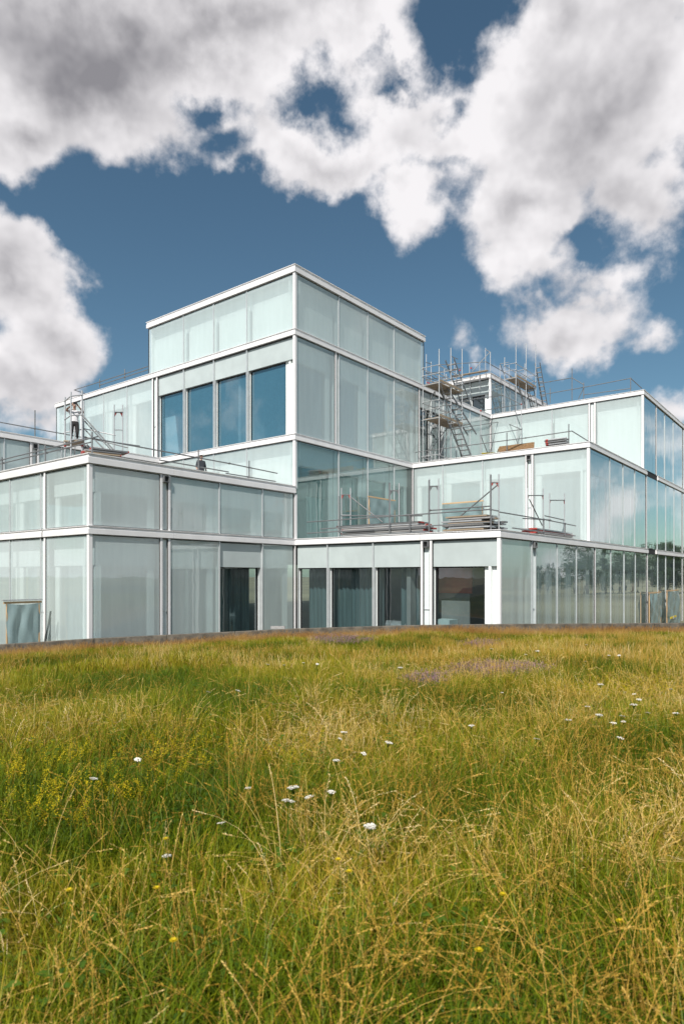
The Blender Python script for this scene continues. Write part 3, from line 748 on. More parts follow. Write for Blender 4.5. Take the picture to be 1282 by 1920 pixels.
# deck and rails along the roof-top box
def penthouse_deck():
    g = thing('roof_scaffold', (U3-.6, V1+.4, Z2), 'narrow plank scaffold with rails along the edge of the roof-top box', 'scaffold')
    uu = U3-.55
    for k in range(3):
        a = pt_u(850, 706, uu-k*.3); b = pt_u(914, 694.5, uu-k*.3); bar('deck_board', a, b, .27, .06, 'deck', g)
    for x0, y0, x1, y1, u in ((822, 684, 911, 678, uu), (822, 697, 868, 689, uu), (800, 713, 844, 727, uu)): tube('rail', pt_u(x0, y0, u), pt_u(x1, y1, u), .024, 'steel_d', g)
    c = pt_u(911, 678, uu)
    tube('rail', c, pt_v(985, 721, V1-.4), .026, 'steel_d', g); tube('rail', pt_v(955, 705, V1-.4), pt_v(982, 722, V1-.4), .024, 'steel_d', g)
    for x, yb, yt in ((910, 700, 652), (919, 697, 660), (899, 730, 678), (855, 712, 690), (880, 705, 682)):
        a = pt_u(x, yb, uu); tube('standard', a, (a.x, a.y, pt_u(x, yt, uu).z), .024, 'steel', g)
    tube('brace', pt_u(885, 696, uu), pt_u(918, 660, uu), .024, 'steel', g); tube('brace', pt_u(910, 655, uu), pt_u(919, 660, uu), .024, 'steel_d', g)
    for x in (937, 954):
        a = pt_v(x, 717, V1-.4); tube('standard', a, (a.x, a.y, a.z+1.35), .022, 'steel', g)
    a = pt_v(937, 682, V1-.4); b = pt_v(954, 679, V1-.4); tube('rail', a, b, .022, 'steel', g); tube('brace', a, pt_v(949, 711, V1-.4), .024, 'steel_d', g)
    tube('brace', pt_v(968, 722, V1-.5), pt_v(984, 758, V1-.5), .024, 'steel_d', g)
    for p in (pt_u(883, 690, uu), pt_u(862, 694, uu)): coupler(p, g, 'red', .07)
penthouse_deck()
def left_top_bits():
    g = thing('roof_scaffold', (on_v(800, V1+4), V1+4, Z2), 'tangle of tubes and frames on the roof just behind the topmost box', 'scaffold')
    v = V1+3.0
    for x, y0, y1 in ((799, 722, 664), (808, 716, 678), (833, 712, 690), (852, 704, 672)): tube('standard', pt_v(x, y0, v), pt_v(x, y1, v), .024, 'steel', g)
    for x0, y0, x1, y1 in ((798, 679, 808, 682), (797, 700, 824, 697), (797, 706, 845, 724), (797, 712, 840, 706), (846, 668, 858, 673), (797, 697, 820, 712)): tube('rail', pt_v(x0, y0, v), pt_v(x1, y1, v), .024, 'steel_d', g)
    for x, y in ((801, 717), (804, 718)): coupler(pt_v(x, y, v), g, 'red', .06)
left_top_bits()

# scaffold end frames standing about: two legs, cross bar, red corner plates
def end_frame(label, f, x0, x1, ytop, zfoot, braces=(), ybars=(), lift=.35, red=True):
    """f(x, y) -> point on the plane the frame stands in"""
    a, b = f(x0, ytop), f(x1, ytop)
    g = thing('scaffold_frame', (a.x, a.y, zfoot), label, 'scaffold frame', 'loose scaffold end frames')
    for p in (a, b): tube('leg', (p.x, p.y, zfoot), (p.x, p.y, p.z+lift), .024, 'steel', g)
    tube('cross_bar', a, b, .024, 'steel_d', g)
    d = (b-a).normalized()
    for p, s in ((a, 1), (b, -1)):
        me = bpy.data.meshes.new('gusset'); t = Vector((-d.y, d.x, 0))*.012
        q = [Vector((0, 0, .03)), d*s*.17+Vector((0, 0, .03)), Vector((0, 0, -.24))]
        me.from_pydata([tuple(k+p-g.location-t) for k in q]+[tuple(k+p-g.location+t) for k in q], [], [(0, 1, 2), (5, 4, 3), (0, 3, 4, 1), (1, 4, 5, 2), (2, 5, 3, 0)])
        link('gusset', me, 'red' if red else 'steel_d', g)
    for y in ybars: tube('cross_bar', f(x0, y), f(x1, y), .02, 'steel', g)
    for (xa, ya, xb, yb) in braces: tube('brace', f(xa, ya), f(xb, yb), .024, 'steel_d', g)
    return g
fU = lambda u: (lambda x, y: pt_u(x, y, u)); fV = lambda v: (lambda x, y: pt_v(x, y, v))
end_frame('scaffold frame with a long brace before the teal first floor window', fU(U1+1.3), 640, 657, 928, RT1, [(656, 931, 717, 979)], (966,))
end_frame('tall plain scaffold frame standing before the first floor inner corner', fU(U1+1.6), 731, 748, 920, RT1, red=False)
end_frame('scaffold frame standing between the tarp screens on the terrace', fU(U1+1.3), 805, 822, 912, RT1, red=False)
end_frame('scaffold frame with a brace over the terrace deck stack', fU(U1+1.0), 919, 935, 905, RT1, [(934, 908, 858, 972), (858, 972, 832, 996)])
end_frame('red cornered scaffold frame with a brace at the terrace end', fV(V2+1.2), 989, 1018, 929, RT1, [(992, 936, 1016, 985)])
end_frame('smaller red cornered scaffold frame at the outer end of the terrace', fV(V2+.9), 1030, 1058, 938, RT1)
end_frame('scaffold frame beside the person on the half height box', fV(26.5), 214, 230, 773, RTP, [], (806,))
# terrace rails
uf = U1+.42
guard('double tube guard rail along the terrace above the ground floor', 'guard_rail',
      [(tuple(pt_u(x, 1000, uf)), pt_u(x, yt, uf).z) for x, yt in ((636, 930), (730, 905), (804, 900), (920, 890), (768, 965))],
      [[tuple(pt_u(575, 979, uf)), tuple(pt_u(919, 955, uf)), tuple(pt_u(934, 958, uf-.2))], [tuple(pt_u(575, 1000, uf)), tuple(pt_u(919, 979, uf))], [tuple(pt_u(640, 967, uf+.1)), tuple(pt_u(791, 967, uf+.1))],
       [tuple(pt_u(806, 957, uf+.1)), tuple(pt_u(918, 949, uf+.1))], [tuple(pt_u(600, 992, uf)), tuple(pt_u(700, 985, uf))]])
vf = V2+.42
guard('tube guard rail round the terrace corner by the red cornered frames', 'guard_rail',
      [(tuple(pt_v(x, 1003, vf)), pt_v(x, yt, vf).z) for x, yt in ((1019, 972), (1059, 982))],
      [[tuple(pt_v(936, 960, vf)), tuple(pt_v(1030, 976, vf)), tuple(pt_v(1079, 986, vf))], [tuple(pt_v(980, 972, vf)), tuple(pt_v(1032, 975, vf))], [tuple(pt_v(960, 990, vf)), tuple(pt_v(1078, 1005, vf))], [tuple(pt_v(1021, 967, vf)), tuple(pt_v(1057, 975, vf))]])

# stacks of scaffold parts: every deck or tube a part
def deck_stack(label, a, b, w, n, h=.09, mats=('deck_alu', 'steel', 'deck_alu', 'steel_d'), red_ends=True, name='deck_stack', jit=.25):
    a, b = Vector(a), Vector(b); g = thing(name, a, label, 'stacked decks')
    d = (b-a).normalized(); s = Vector((-d.y, d.x, 0))
    for i in range(n):
        for k in range(2):
            o = s*((k-.5)*w*.52+random.uniform(-.03, .03))+d*random.uniform(-jit, jit)+Vector((0, 0, .05+i*h))
            bar('deck_board', a+o, b+o, w*.48, h*.7, mats[(i+k) % len(mats)], g)
            if red_ends and (i+k) % 2 == 0:
                for e in (a, b): bar('end_hook', e+o-d*.05, e+o+d*.05, w*.46, h*.78, 'red', g)
    return g
zt1 = RT1
deck_stack('long low stack of perforated steel decks behind the terrace rail', pt_u(648, 1000, U1+1.1).xy.to_3d()+Vector((0, 0, zt1)), pt_u(800, 990, U1+1.1).xy.to_3d()+Vector((0, 0, zt1)), .9, 7)
deck_stack('grey deck stack under the braced frame at the terrace corner', pt_u(842, 990, U1+.95).xy.to_3d()+Vector((0, 0, zt1)), pt_u(918, 985, U1+.95).xy.to_3d()+Vector((0, 0, zt1)), .9, 8, mats=('deck_alu', 'deck', 'steel'), red_ends=False)
deck_stack('short stack of red ended decks beside the terrace end', pt_v(994, 1003, V2+1.0).xy.to_3d()+Vector((0, 0, zt1)), pt_v(1060, 1003, V2+1.0).xy.to_3d()+Vector((0, 0, zt1)), .8, 5, mats=('red', 'steel', 'deck_alu'))
deck_stack('low pile of loose tubes and clamps on the terrace by the corner', pt_u(885, 990, U1+1.9).xy.to_3d()+Vector((0, 0, zt1)), pt_u(936, 985, U1+1.9).xy.to_3d()+Vector((0, 0, zt1)), .7, 6, mats=('steel_d', 'steel'), red_ends=False)
deck_stack('stack of scaffold decks beside the person on the half height box', pt_v(160, 850, 25.4).xy.to_3d()+Vector((0, 0, RTP)), pt_v(226, 850, 25.0).xy.to_3d()+Vector((0, 0, RTP)), .8, 11, mats=('deck_alu', 'steel_d', 'deck'))
def tube_stack():
    a = pt_u(1024, 836, U2+1.2); a.z = RT3; b = pt_u(1062, 832, U2+1.2); b.z = RT3
    g = thing('tube_stack', a, 'bundle of red ended scaffold tubes on the first floor roof corner', 'tube bundle')
    s = (b-a).normalized(); s2 = Vector((-s.y, s.x, 0))
    for i in range(5):
        for k in range(5):
            o = s2*(k*.14-.3)+Vector((0, 0, .06+i*.13))+s*random.uniform(-.12, .12)
            tube('steel_tube', a+o, b+o, .04, 'steel_d' if (i+k) % 2 else 'steel', g)
            if k in (0, 4): tube('tube_end', a+o-s*.02, a+o+s*.12, .048, 'red', g)
tube_stack()
def osb():
    a = pt_u(935, 846, U2+1.0); b = pt_u(1001, 842, U2+.5)
    a.z = b.z = RT3
    g = thing('particle_board', (a+b)/2, 'brown particle board standing on edge on the first floor roof', 'board')
    bar('board_sheet', a+Vector((0, 0, .30)), b+Vector((0, 0, .19)), .03, .60, 'osb', g)
    bar('prop', a+Vector((.4, .4, .0)), a+Vector((.05, .03, .5)), .05, .05, 'timber', g)
    c = pt_u(903, 850, U2+.9); c.z = RT3+.12; d = pt_u(928, 846, U2+.9); d.z = RT3+.12
    h = thing('yellow_hose', (c+d)/2, 'flat yellow bundle lying on the first floor roof by the stair scaffold', 'bundle')
    n = 5
    for i in range(n):
        o = Vector((.0, .0, i*.045)); tube('hose_turn', c+o, d+o*.6, .032, 'yellow', h)
osb()

# plastic sheets on timber frames
def tarp(label, f, x0, x1, ytop, zfoot, header=True, sag=.1, seed=0):
    r = random.Random(seed)
    a, b = f(x0, ytop), f(x1, ytop); zt_ = (a.z+b.z)/2; a.z = b.z = zfoot
    g = thing('tarp_screen', a, label, 'tarp screen', 'plastic sheets on timber frames')
    d = (b-a); L_ = d.length; d.normalize(); n = Vector((d.y, -d.x, 0))
    H = zt_-zfoot
    bar('post', a, a+Vector((0, 0, H)), .07, .045, 'timber', g); bar('post', b, b+Vector((0, 0, H)), .07, .045, 'timber', g)
    bar('header', a+Vector((0, 0, H+.03))-d*.12, b+Vector((0, 0, H+.03))+d*.1, .05, .08, 'timber', g)
    if header: bar('header_cap', a+Vector((0, 0, H+.12))-d*.16, b+Vector((0, 0, H+.12))+d*.12, .12, .05, 'steel', g)
    nx, nz = 28, 34; vs, fs = [], []
    ph = [r.uniform(0, 6) for _ in range(6)]
    for i in range(nx+1):
        s = i/nx
        for j in range(nz+1):
            t = j/nz
            z = zfoot+.02+(H-.02)*t
            z -= sag*math.sin(s*math.pi)*t**6*.5
            w = .03*math.sin(9*s+5*t*(s-.3)+ph[0])*(1-.5*t)+.018*math.sin(17*s-9*t+ph[1])+.02*math.sin(7*t+13*s*s+ph[2])+.02*math.sin(16*t+11*s+ph[2])+.05*math.sin(3*s+ph[3])*(1-t)+.03*abs(math.sin(6*(s-.5*t)+ph[4]))
            p = a+d*(L_*(s*1.06-.03)+.02*math.sin(12*t+ph[5]))+n*(.05+w); vs.append((p.x-a.x, p.y-a.y, z-a.z))
    for i in range(nx):
        for j in range(nz): k = i*(nz+1)+j; fs.append((k, k+nz+1, k+nz+2, k+1))
    me = bpy.data.meshes.new('plastic_sheet'); me.from_pydata(vs, [], fs)
    for p in me.polygons: p.use_smooth = True
    link('plastic_sheet', me, 'tarp', g)
tarp('plastic sheet on a timber frame standing by the ground floor at the kerb', fV(on_u(84, U0)-.6), 13, 73, 1131, ZB, seed=1)
tarp('narrow plastic sheet on a timber frame before the teal first floor windows', fV(V1-.35), 692, 739, 936, Z1-.03, header=False, seed=2)
tarp('wide plastic sheet on a pale timber frame before the first floor glass', fU(U2-.35), 832, 903, 943, Z1-.03, header=False, seed=3)
tarp('plastic sheet before the far ground floor glass beside the dark slot', fV(V2-.25), 1217, 1238, 1112, ZB, header=False, seed=4)
tarp('plastic sheet with a yellow strap before the far ground floor glass', fV(V2-.25), 1250, 1271, 1108, ZB, header=False, seed=5)
p = pt_v(1262, 1158, V2-.42)
g = thing('strap', p, 'yellow strap lying across the farther plastic sheet', 'strap'); bar('webbing', p+Vector((-1.0, 0, 0)), p+Vector((1.0, 0, .06)), .03, .14, 'yellow', g); bar('buckle', p+Vector((-.1, -.02, 0)), p+Vector((.1, -.02, .01)), .05, .18, 'steel', g)
# tray on the kerb
kz = kerb_at((521-CX)/FPX*25.1)[1]
p = pt_d(521, 1176, 25.1); p.z = kz
g = thing('metal_tray', p, 'small open metal tray resting on the kerb before the inner corner', 'tray')
dv = Vector((SN, -CS, 0))*.27; dn = Vector((CS, SN, 0))*.07
bar('tray_floor', p-dv+Vector((0, 0, .02)), p+dv+Vector((0, 0, .02)), .14, .01, 'steel', g)
for s in (-1, 1): bar('tray_side', p-dv+dn*s+Vector((0, 0, .06)), p+dv+dn*s+Vector((0, 0, .06)), .012, .1, 'deck_alu', g)
for s in (-1, 1): bar('tray_end', p+dv*s-dn+Vector((0, 0, .06)), p+dv*s+dn+Vector((0, 0, .06)), .012, .1, 'steel_d', g)

# ------------------------------------------------------------------ small scaffold with the person on the half-height box
def person_scaffold():
    c = pt_d(138, 830, 28.9)
    rt, fw = Vector((SN, -CS, 0)), Vector((CS, SN, 0))
    zd = EYE+(HY-830)/FPX*28.9
    g = thing('work_scaffold', (c.x, c.y, RTP), 'small work scaffold with slanting stair rails carrying the person', 'scaffold')
    def P(x, dy, z): return pt_d(x, 1000, 28.9+dy).xy.to_3d()+Vector((0, 0, z))
    zy = lambda y: EYE+(HY-y)/FPX*28.9
    for x, dy, yt in ((122, -.3, 748), (133.0, -.62, 742), (154, -.3, 736), (140, .6, 752), (157, .6, 745)):
        tube('standard', P(x, dy, RTP), P(x, dy, zy(yt)), .03, 'steel', g)
    for k in range(3):
        a = P(122, -.4+k*.34, zd-.03); b = P(156, -.4+k*.34, zd-.03); bar('deck_board', a, b, .30, .05, 'deck', g)
    for y, y2 in ((790, 781), (835, 826), (756, 744)):
        tube('ledger', P(121, -.32, zy(y)), P(133.0, -.64, zy((y+y2)/2)), .024, 'steel', g); tube('ledger', P(133.0, -.64, zy((y+y2)/2)), P(154, -.32, zy(y2)), .024, 'steel', g)
    tube('ledger', P(118, .6, zy(806)), P(160, .6, zy(798)), .022, 'steel', g)
    # slanting hand rails and stair down to the roof
    for dx in (0, .62):
        a = P(155, -.3+dx, zy(782)); b = P(222, -.3+dx, zy(856)); tube('hand_rail', a, b, .026, 'steel_d', g)
    a = P(157, 0, zy(803)); b = P(206, 0, zy(853)); tube('hand_rail', a, b, .024, 'steel_d', g)
    ladder(g, P(200, .2, RTP+.05), P(158, .2, zd), .55, 7, (CS, SN, 0))
    tube('rail', P(157, .7, zy(797)), P(217, .9, zy(808)), .022, 'steel', g); tube('rail', P(157, .7, zy(812)), P(240, .9, zy(832)), .022, 'steel_d', g)
    for x in (122, 154): coupler(P(x, -.32, zy(838)), g, 'red', .06)
    return P, zd
PS, ZDECK = person_scaffold()

# ------------------------------------------------------------------ people
def skin_body(name, joints, edges, root, parent=None):
    me = bpy.data.meshes.new(name); names = list(joints); ix = {n: i for i, n in enumerate(names)}
    me.from_pydata([joints[n][0] for n in names], [(ix[a], ix[b]) for a, b in edges], [])
    o = bpy.data.objects.new(name+'_skel', me); COL.objects.link(o)
    md = o.modifiers.new('skin', 'SKIN'); md.use_smooth_shade = True
    for n in names:
        r = joints[n][1]; sv = me.skin_vertices[0].data[ix[n]]
        sv.radius = (r, r) if not isinstance(r, tuple) else r; sv.use_root = n == root
    s = o.modifiers.new('sub', 'SUBSURF'); s.levels = 2; s.render_levels = 2
    dg = bpy.context.evaluated_depsgraph_get(); ev = o.evaluated_get(dg)
    out = bpy.data.meshes.new_from_object(ev); out.name = name
    bpy.data.objects.remove(o)
    for p in out.polygons: p.use_smooth = True
    return out
def human(name, label, loc, yaw, arms, top, legs_m, hat, cat='person'):
    """faces -Y before the turn; metres; arms: dict of elbow and wrist"""
    J = {'pelvis': ((0, 0, .94), (.155, .115)), 'waist': ((0, 0, 1.08), (.165, .115)), 'chest': ((0, 0, 1.28), (.20, .125)), 'neckb': ((0, .01, 1.44), (.09, .075)), 'neck': ((0, 0, 1.52), .056),
         'headl': ((0, -.02, 1.585), (.07, .082)), 'headm': ((0, -.02, 1.66), (.088, .105)), 'headt': ((0, -.01, 1.74), (.06, .078)), 'nose': ((0, -.128, 1.635), .014)}
    Ed = [('pelvis', 'waist'), ('waist', 'chest'), ('chest', 'neckb'), ('neckb', 'neck'), ('neck', 'headl'), ('headl', 'headm'), ('headm', 'headt'), ('headm', 'nose')]
    for s, S in ((-1, 'l'), (1, 'r')):
        J['hip'+S] = ((s*.10, 0, .86), .115); J['knee'+S] = ((s*.12, -.02, .48), .078); J['calf'+S] = ((s*.122, .02, .33), .057); J['ankle'+S] = ((s*.125, .03, .09), .042)
        J['heel'+S] = ((s*.125, .05, .045), .042); J['toe'+S] = ((s*.14, -.17, .035), .036)
        Ed += [('pelvis', 'hip'+S), ('hip'+S, 'knee'+S), ('knee'+S, 'calf'+S), ('calf'+S, 'ankle'+S), ('ankle'+S, 'heel'+S), ('ankle'+S, 'toe'+S)]
        el, wr, pl = arms[S]
        J['sh'+S] = ((s*.185, .01, 1.40), .072); J['el'+S] = (el, .055); J['wr'+S] = (wr, .03); J['pa'+S] = (pl, (.038, .022))
        Ed += [('chest', 'sh'+S), ('sh'+S, 'el'+S), ('el'+S, 'wr'+S), ('wr'+S, 'pa'+S)]
        d = (Vector(pl)-Vector(wr)).normalized(); side = Vector((s, 0, 0)); side = (side-d*side.dot(d)).normalized(); nrm = d.cross(side)
        for k, (off, ln) in enumerate(((-.03, .055), (-.011, .075), (.010, .08), (.030, .068))):
            b = Vector(pl)+side*off+d*.028; J[f'f{k}{S}'] = (tuple(b+d*ln*.5), .009); J[f'g{k}{S}'] = (tuple(b+d*ln*.75-nrm*.03), .008)
            Ed += [('pa'+S, f'f{k}{S}'), (f'f{k}{S}', f'g{k}{S}')]
        b = Vector(wr)*.4+Vector(pl)*.6-side*.035; J['th'+S] = (tuple(b-side*.02+d*.03), .010); Ed += [('pa'+S, 'th'+S)]
    me = skin_body(name, J, Ed, 'pelvis')
    for m_ in ('skin', top, legs_m, 'hair', 'black'): me.materials.append(M[m_])
    els = [Vector(arms[S][0]) for S in 'lr']; shs = [Vector(J['sh'+S][0]) for S in 'lr']
    for p in me.polygons:
        c = p.center; k = 0
        if c.z < .10 and abs(c.y) < .3: k = 4
        elif c.z < .97 and abs(c.x) < .32: k = 2
        elif c.z < 1.47 and abs(c.x) < .24 and c.y > -.19: k = 1
        for e_, s_ in zip(els, shs):
            t = (c-s_).dot(e_-s_)/(e_-s_).length_squared
            if 0 < t < 1.1 and (c-s_-(e_-s_)*t).length < .085: k = 1 if t < (.55 if top == 'shirt' else 1.2) else 0
        if c.z > 1.53 and abs(c.x) < .12 and abs(c.y) < .16: k = 3 if (c.z > 1.70 or (c.y > .03 and c.z > 1.58)) else 0
        p.material_index = k
    o = link(name, me); o.location = loc; o.rotation_euler = (0, 0, yaw); tag(o, label, cat)
    for s in (-1, 1):
        bm = bmesh.new(); bmesh.ops.create_icosphere(bm, subdivisions=2, radius=.011); mm = bpy.data.meshes.new('eye'); bm.to_mesh(mm); bm.free()
        x = link('eye', mm, 'black', o); x.location = (s*.032, -.108, 1.665)
        bm = bmesh.new(); bmesh.ops.create_icosphere(bm, subdivisions=2, radius=.03); mm = bpy.data.meshes.new('ear'); bm.to_mesh(mm); bm.free()
        x = link('ear', mm, 'skin', o); x.location = (s*.082, .0, 1.65); x.scale = (.35, .7, 1)
    x = link('mouth', boxes_mesh('mouth', [(-.022, .022, -.006, .006, -.004, .004)]), 'red', o); x.location = (0, -.104, 1.595)
    if hat:
        bm = bmesh.new(); bmesh.ops.create_uvsphere(bm, u_segments=20, v_segments=12, radius=.125)
        bmesh.ops.delete(bm, geom=[v for v in bm.verts if v.co.z < -.01], context='VERTS')
        r = bmesh.ops.create_cone(bm, cap_ends=True, segments=20, radius1=.15, radius2=.145, depth=.015)
        for v in r['verts']: v.co.y = v.co.y*1.15-.03
        for f in bm.faces: f.smooth = True
        mm = bpy.data.meshes.new('hard_hat'); bm.to_mesh(mm); bm.free()
        x = link('hard_hat', mm, 'helmet', o); x.location = (0, -.01, 1.72); x.scale = (.92, 1.1, .95)
    return o
P1 = PS(139.5, .12, ZDECK+.005)
to_cam = math.atan2(-P1.y, -P1.x)+math.pi/2      # turn so that the front looks at the camera
up_arms = {'l': ((-.37, -.08, 1.40), (-.15, -.24, 1.60), (-.10, -.255, 1.66)), 'r': ((.37, -.08, 1.38), (.15, -.24, 1.59), (.10, -.255, 1.65))}
person1 = human('person', 'person in white top and dark trousers on a scaffold, both hands raised to the face', P1, to_cam+.1, up_arms, 'shirt', 'trousers', False)
ph = Vector((0, -.30, 1.70)); ph.rotate(Matrix.Rotation(to_cam+.1, 3, 'Z')); cp = P1+ph
g = thing('camera', cp, 'small black camera held up to the face by the person on the scaffold', 'camera'); g.rotation_euler = (0, 0, to_cam+.1)
link('camera_body', boxes_mesh('camera_body', [(-.075, .075, -.03, .03, -.045, .05)]), 'black', g)
bm = bmesh.new(); bmesh.ops.create_cone(bm, cap_ends=True, segments=16, radius1=.036, radius2=.03, depth=.07); mm = bpy.data.meshes.new('lens'); bm.to_mesh(mm); bm.free()
x = link('lens', mm, 'black', g); x.rotation_euler = (R(90), 0, 0); x.location = (0, -.06, 0)
d2_ = 33.0; P2 = pt_d(377, 1000, d2_); P2.z = EYE+(HY-862)/FPX*d2_-1.82
if P2.z < RTP: P2.z = RTP
dn_arms = {'l': ((-.25, .02, 1.12), (-.24, -.10, .90), (-.235, -.12, .82)), 'r': ((.25, .02, 1.12), (.24, -.10, .90), (.235, -.12, .82))}
human('person', 'person in white hard hat and dark jacket half hidden behind the roof edge', P2, math.atan2(-P2.y, -P2.x)+math.pi/2+.5, dn_arms, 'navy', 'trousers', True)

# ------------------------------------------------------------------ meadow
def leaf_mat(name, stops, transl=.45, rough=.55, loc_scale=.35):
    """stops: list of colours mixed by patches in the field and from plant to plant"""
    m, nt, o = mat(name); L = nt.links.new
    oi = nt.nodes.new('ShaderNodeObjectInfo'); at = nt.nodes.new('ShaderNodeAttribute'); at.attribute_name = 'tone'
    n = noise(nt, oi.outputs['Location'], loc_scale, 3, .6)
    f = math_(nt, 'ADD', math_(nt, 'MULTIPLY', ramp(nt, n, .38, .62), .50), math_(nt, 'MULTIPLY', oi.outputs['Random'], .22))
    f = math_(nt, 'ADD', f, math_(nt, 'MULTIPLY', at.outputs['Fac'], .36), clamp=True)
    cr = nt.nodes.new('ShaderNodeValToRGB'); L(f, cr.inputs[0])
    els = cr.color_ramp.elements; els[0].position = 0; els[1].position = 1
    els[0].color = (*stops[0], 1); els[1].color = (*stops[-1], 1)
    for i, c in enumerate(stops[1:-1], 1):
        e_ = els.new(i/(len(stops)-1)); e_.color = (*c, 1)
    df = nt.nodes.new('ShaderNodeBsdfPrincipled'); L(cr.outputs[0], df.inputs['Base Color']); df.inputs['Roughness'].default_value = rough; df.inputs['Specular IOR Level'].default_value = .18
    tl = nt.nodes.new('ShaderNodeBsdfTranslucent'); L(mixc(nt, .3, cr.outputs[0], (.22, .24, .02)), tl.inputs['Color'])
    ms = nt.nodes.new('ShaderNodeMixShader'); ms.inputs[0].default_value = transl
    L(df.outputs[0], ms.inputs[1]); L(tl.outputs[0], ms.inputs[2]); L(ms.outputs[0], o.inputs[0]); return m
M['grass'] = leaf_mat('grass_blade', [(.022, .050, .001), (.056, .100, .002), (.118, .160, .003), (.23, .215, .006), (.40, .27, .035)], .14, .5)
M['straw'] = leaf_mat('dry_stalk', [(.22, .20, .02), (.38, .23, .03), (.50, .31, .06), (.60, .42, .13), (.80, .64, .36)], .12, .5)
M['brown'] = leaf_mat('brown_seed_grass', [(.30, .15, .04), (.42, .23, .07), (.52, .33, .12)], .3)
M['herb'] = leaf_mat('herb_leaf', [(.045, .10, .010), (.075, .15, .014), (.12, .19, .02)], .4)
M['petal_y'] = leaf_mat('yellow_petal', [(.55, .42, .01), (.66, .50, .02)], .3)
M['petal_w'] = principled('white_petal', (.82, .79, .70), .7, var=.06, vscale=30)
M['petal_p'] = leaf_mat('mauve_petal', [(.30, .16, .22), (.38, .22, .28)], .3)
class MB:
    def __init__(s): s.v = []; s.f = []; s.t = []; s.m = []
    def ribbon(s, pts, ws, tone, m=0, side=None):
        b = len(s.v); n = len(pts)
        for i, (p, w) in enumerate(zip(pts, ws)):
            d = (pts[min(i+1, n-1)]-pts[max(i-1, 0)])
            sd = side if side is not None else d.cross(Vector((0, 0, 1)))
            if sd.length < 1e-6: sd = Vector((1, 0, 0))
            sd = sd.normalized()*w/2
            s.v += [tuple(p-sd), tuple(p+sd)]; s.t += [tone, tone]
        for i in range(n-1): k = b+2*i; s.f.append((k, k+1, k+3, k+2)); s.m.append(m)
    def quad(s, c, a, b, tone, m=0):
        k = len(s.v); s.v += [tuple(c-a), tuple(c-b), tuple(c+a), tuple(c+b)]; s.t += [tone]*4; s.f.append((k, k+1, k+2, k+3)); s.m.append(m)
    def mesh(s, name, mats):
        me = bpy.data.meshes.new(name); me.from_pydata(s.v, [], s.f)
        a = me.attributes.new('tone', 'FLOAT', 'POINT'); a.data.foreach_set('value', np.array(s.t, 'f'))
        for m in mats: me.materials.append(M[m])
        me.polygons.foreach_set('material_index', np.array(s.m, 'i'))
        me.polygons.foreach_set('use_smooth', np.ones(len(s.f), bool))
        return me
def arc(r, p, yaw, h, lean, droop, n):
    pts = []; d = Vector((math.cos(yaw), math.sin(yaw), 0))
    for i in range(n+1):
        t = i/n
        pts.append(p+d*(lean*h*t+droop*h*t**2.6)+Vector((0, 0, h*(t-.55*droop*t**3))))
    return pts
def blade_tuft(seed, n, rad, hmin, hmax, w, droop=.5, seg=5, tone=(0, 1), mats=('grass',)):
    r = random.Random(seed); mb = MB()
    for _ in range(n):
        a = r.uniform(0, 6.283); q = rad*math.sqrt(r.random()); p = Vector((q*math.cos(a), q*math.sin(a), -.03))
        yaw = a+r.gauss(0, .9); h = r.uniform(hmin, hmax)
        pts = arc(r, p, yaw, h, r.uniform(.05, .35), r.uniform(0, droop), seg)
        ww = w*r.uniform(.6, 1.3); tn = r.uniform(*tone)
        side = Vector((math.cos(yaw+1.57+r.uniform(-.6, .6)), math.sin(yaw+1.57+r.uniform(-.6, .6)), 0))
        mb.ribbon(pts, [ww*(.8, 1, .95, .8, .55, .08)[min(5, int(i*5/seg))] for i in range(seg+1)], tn, 0, side)
    return mb.mesh('tuft', mats)
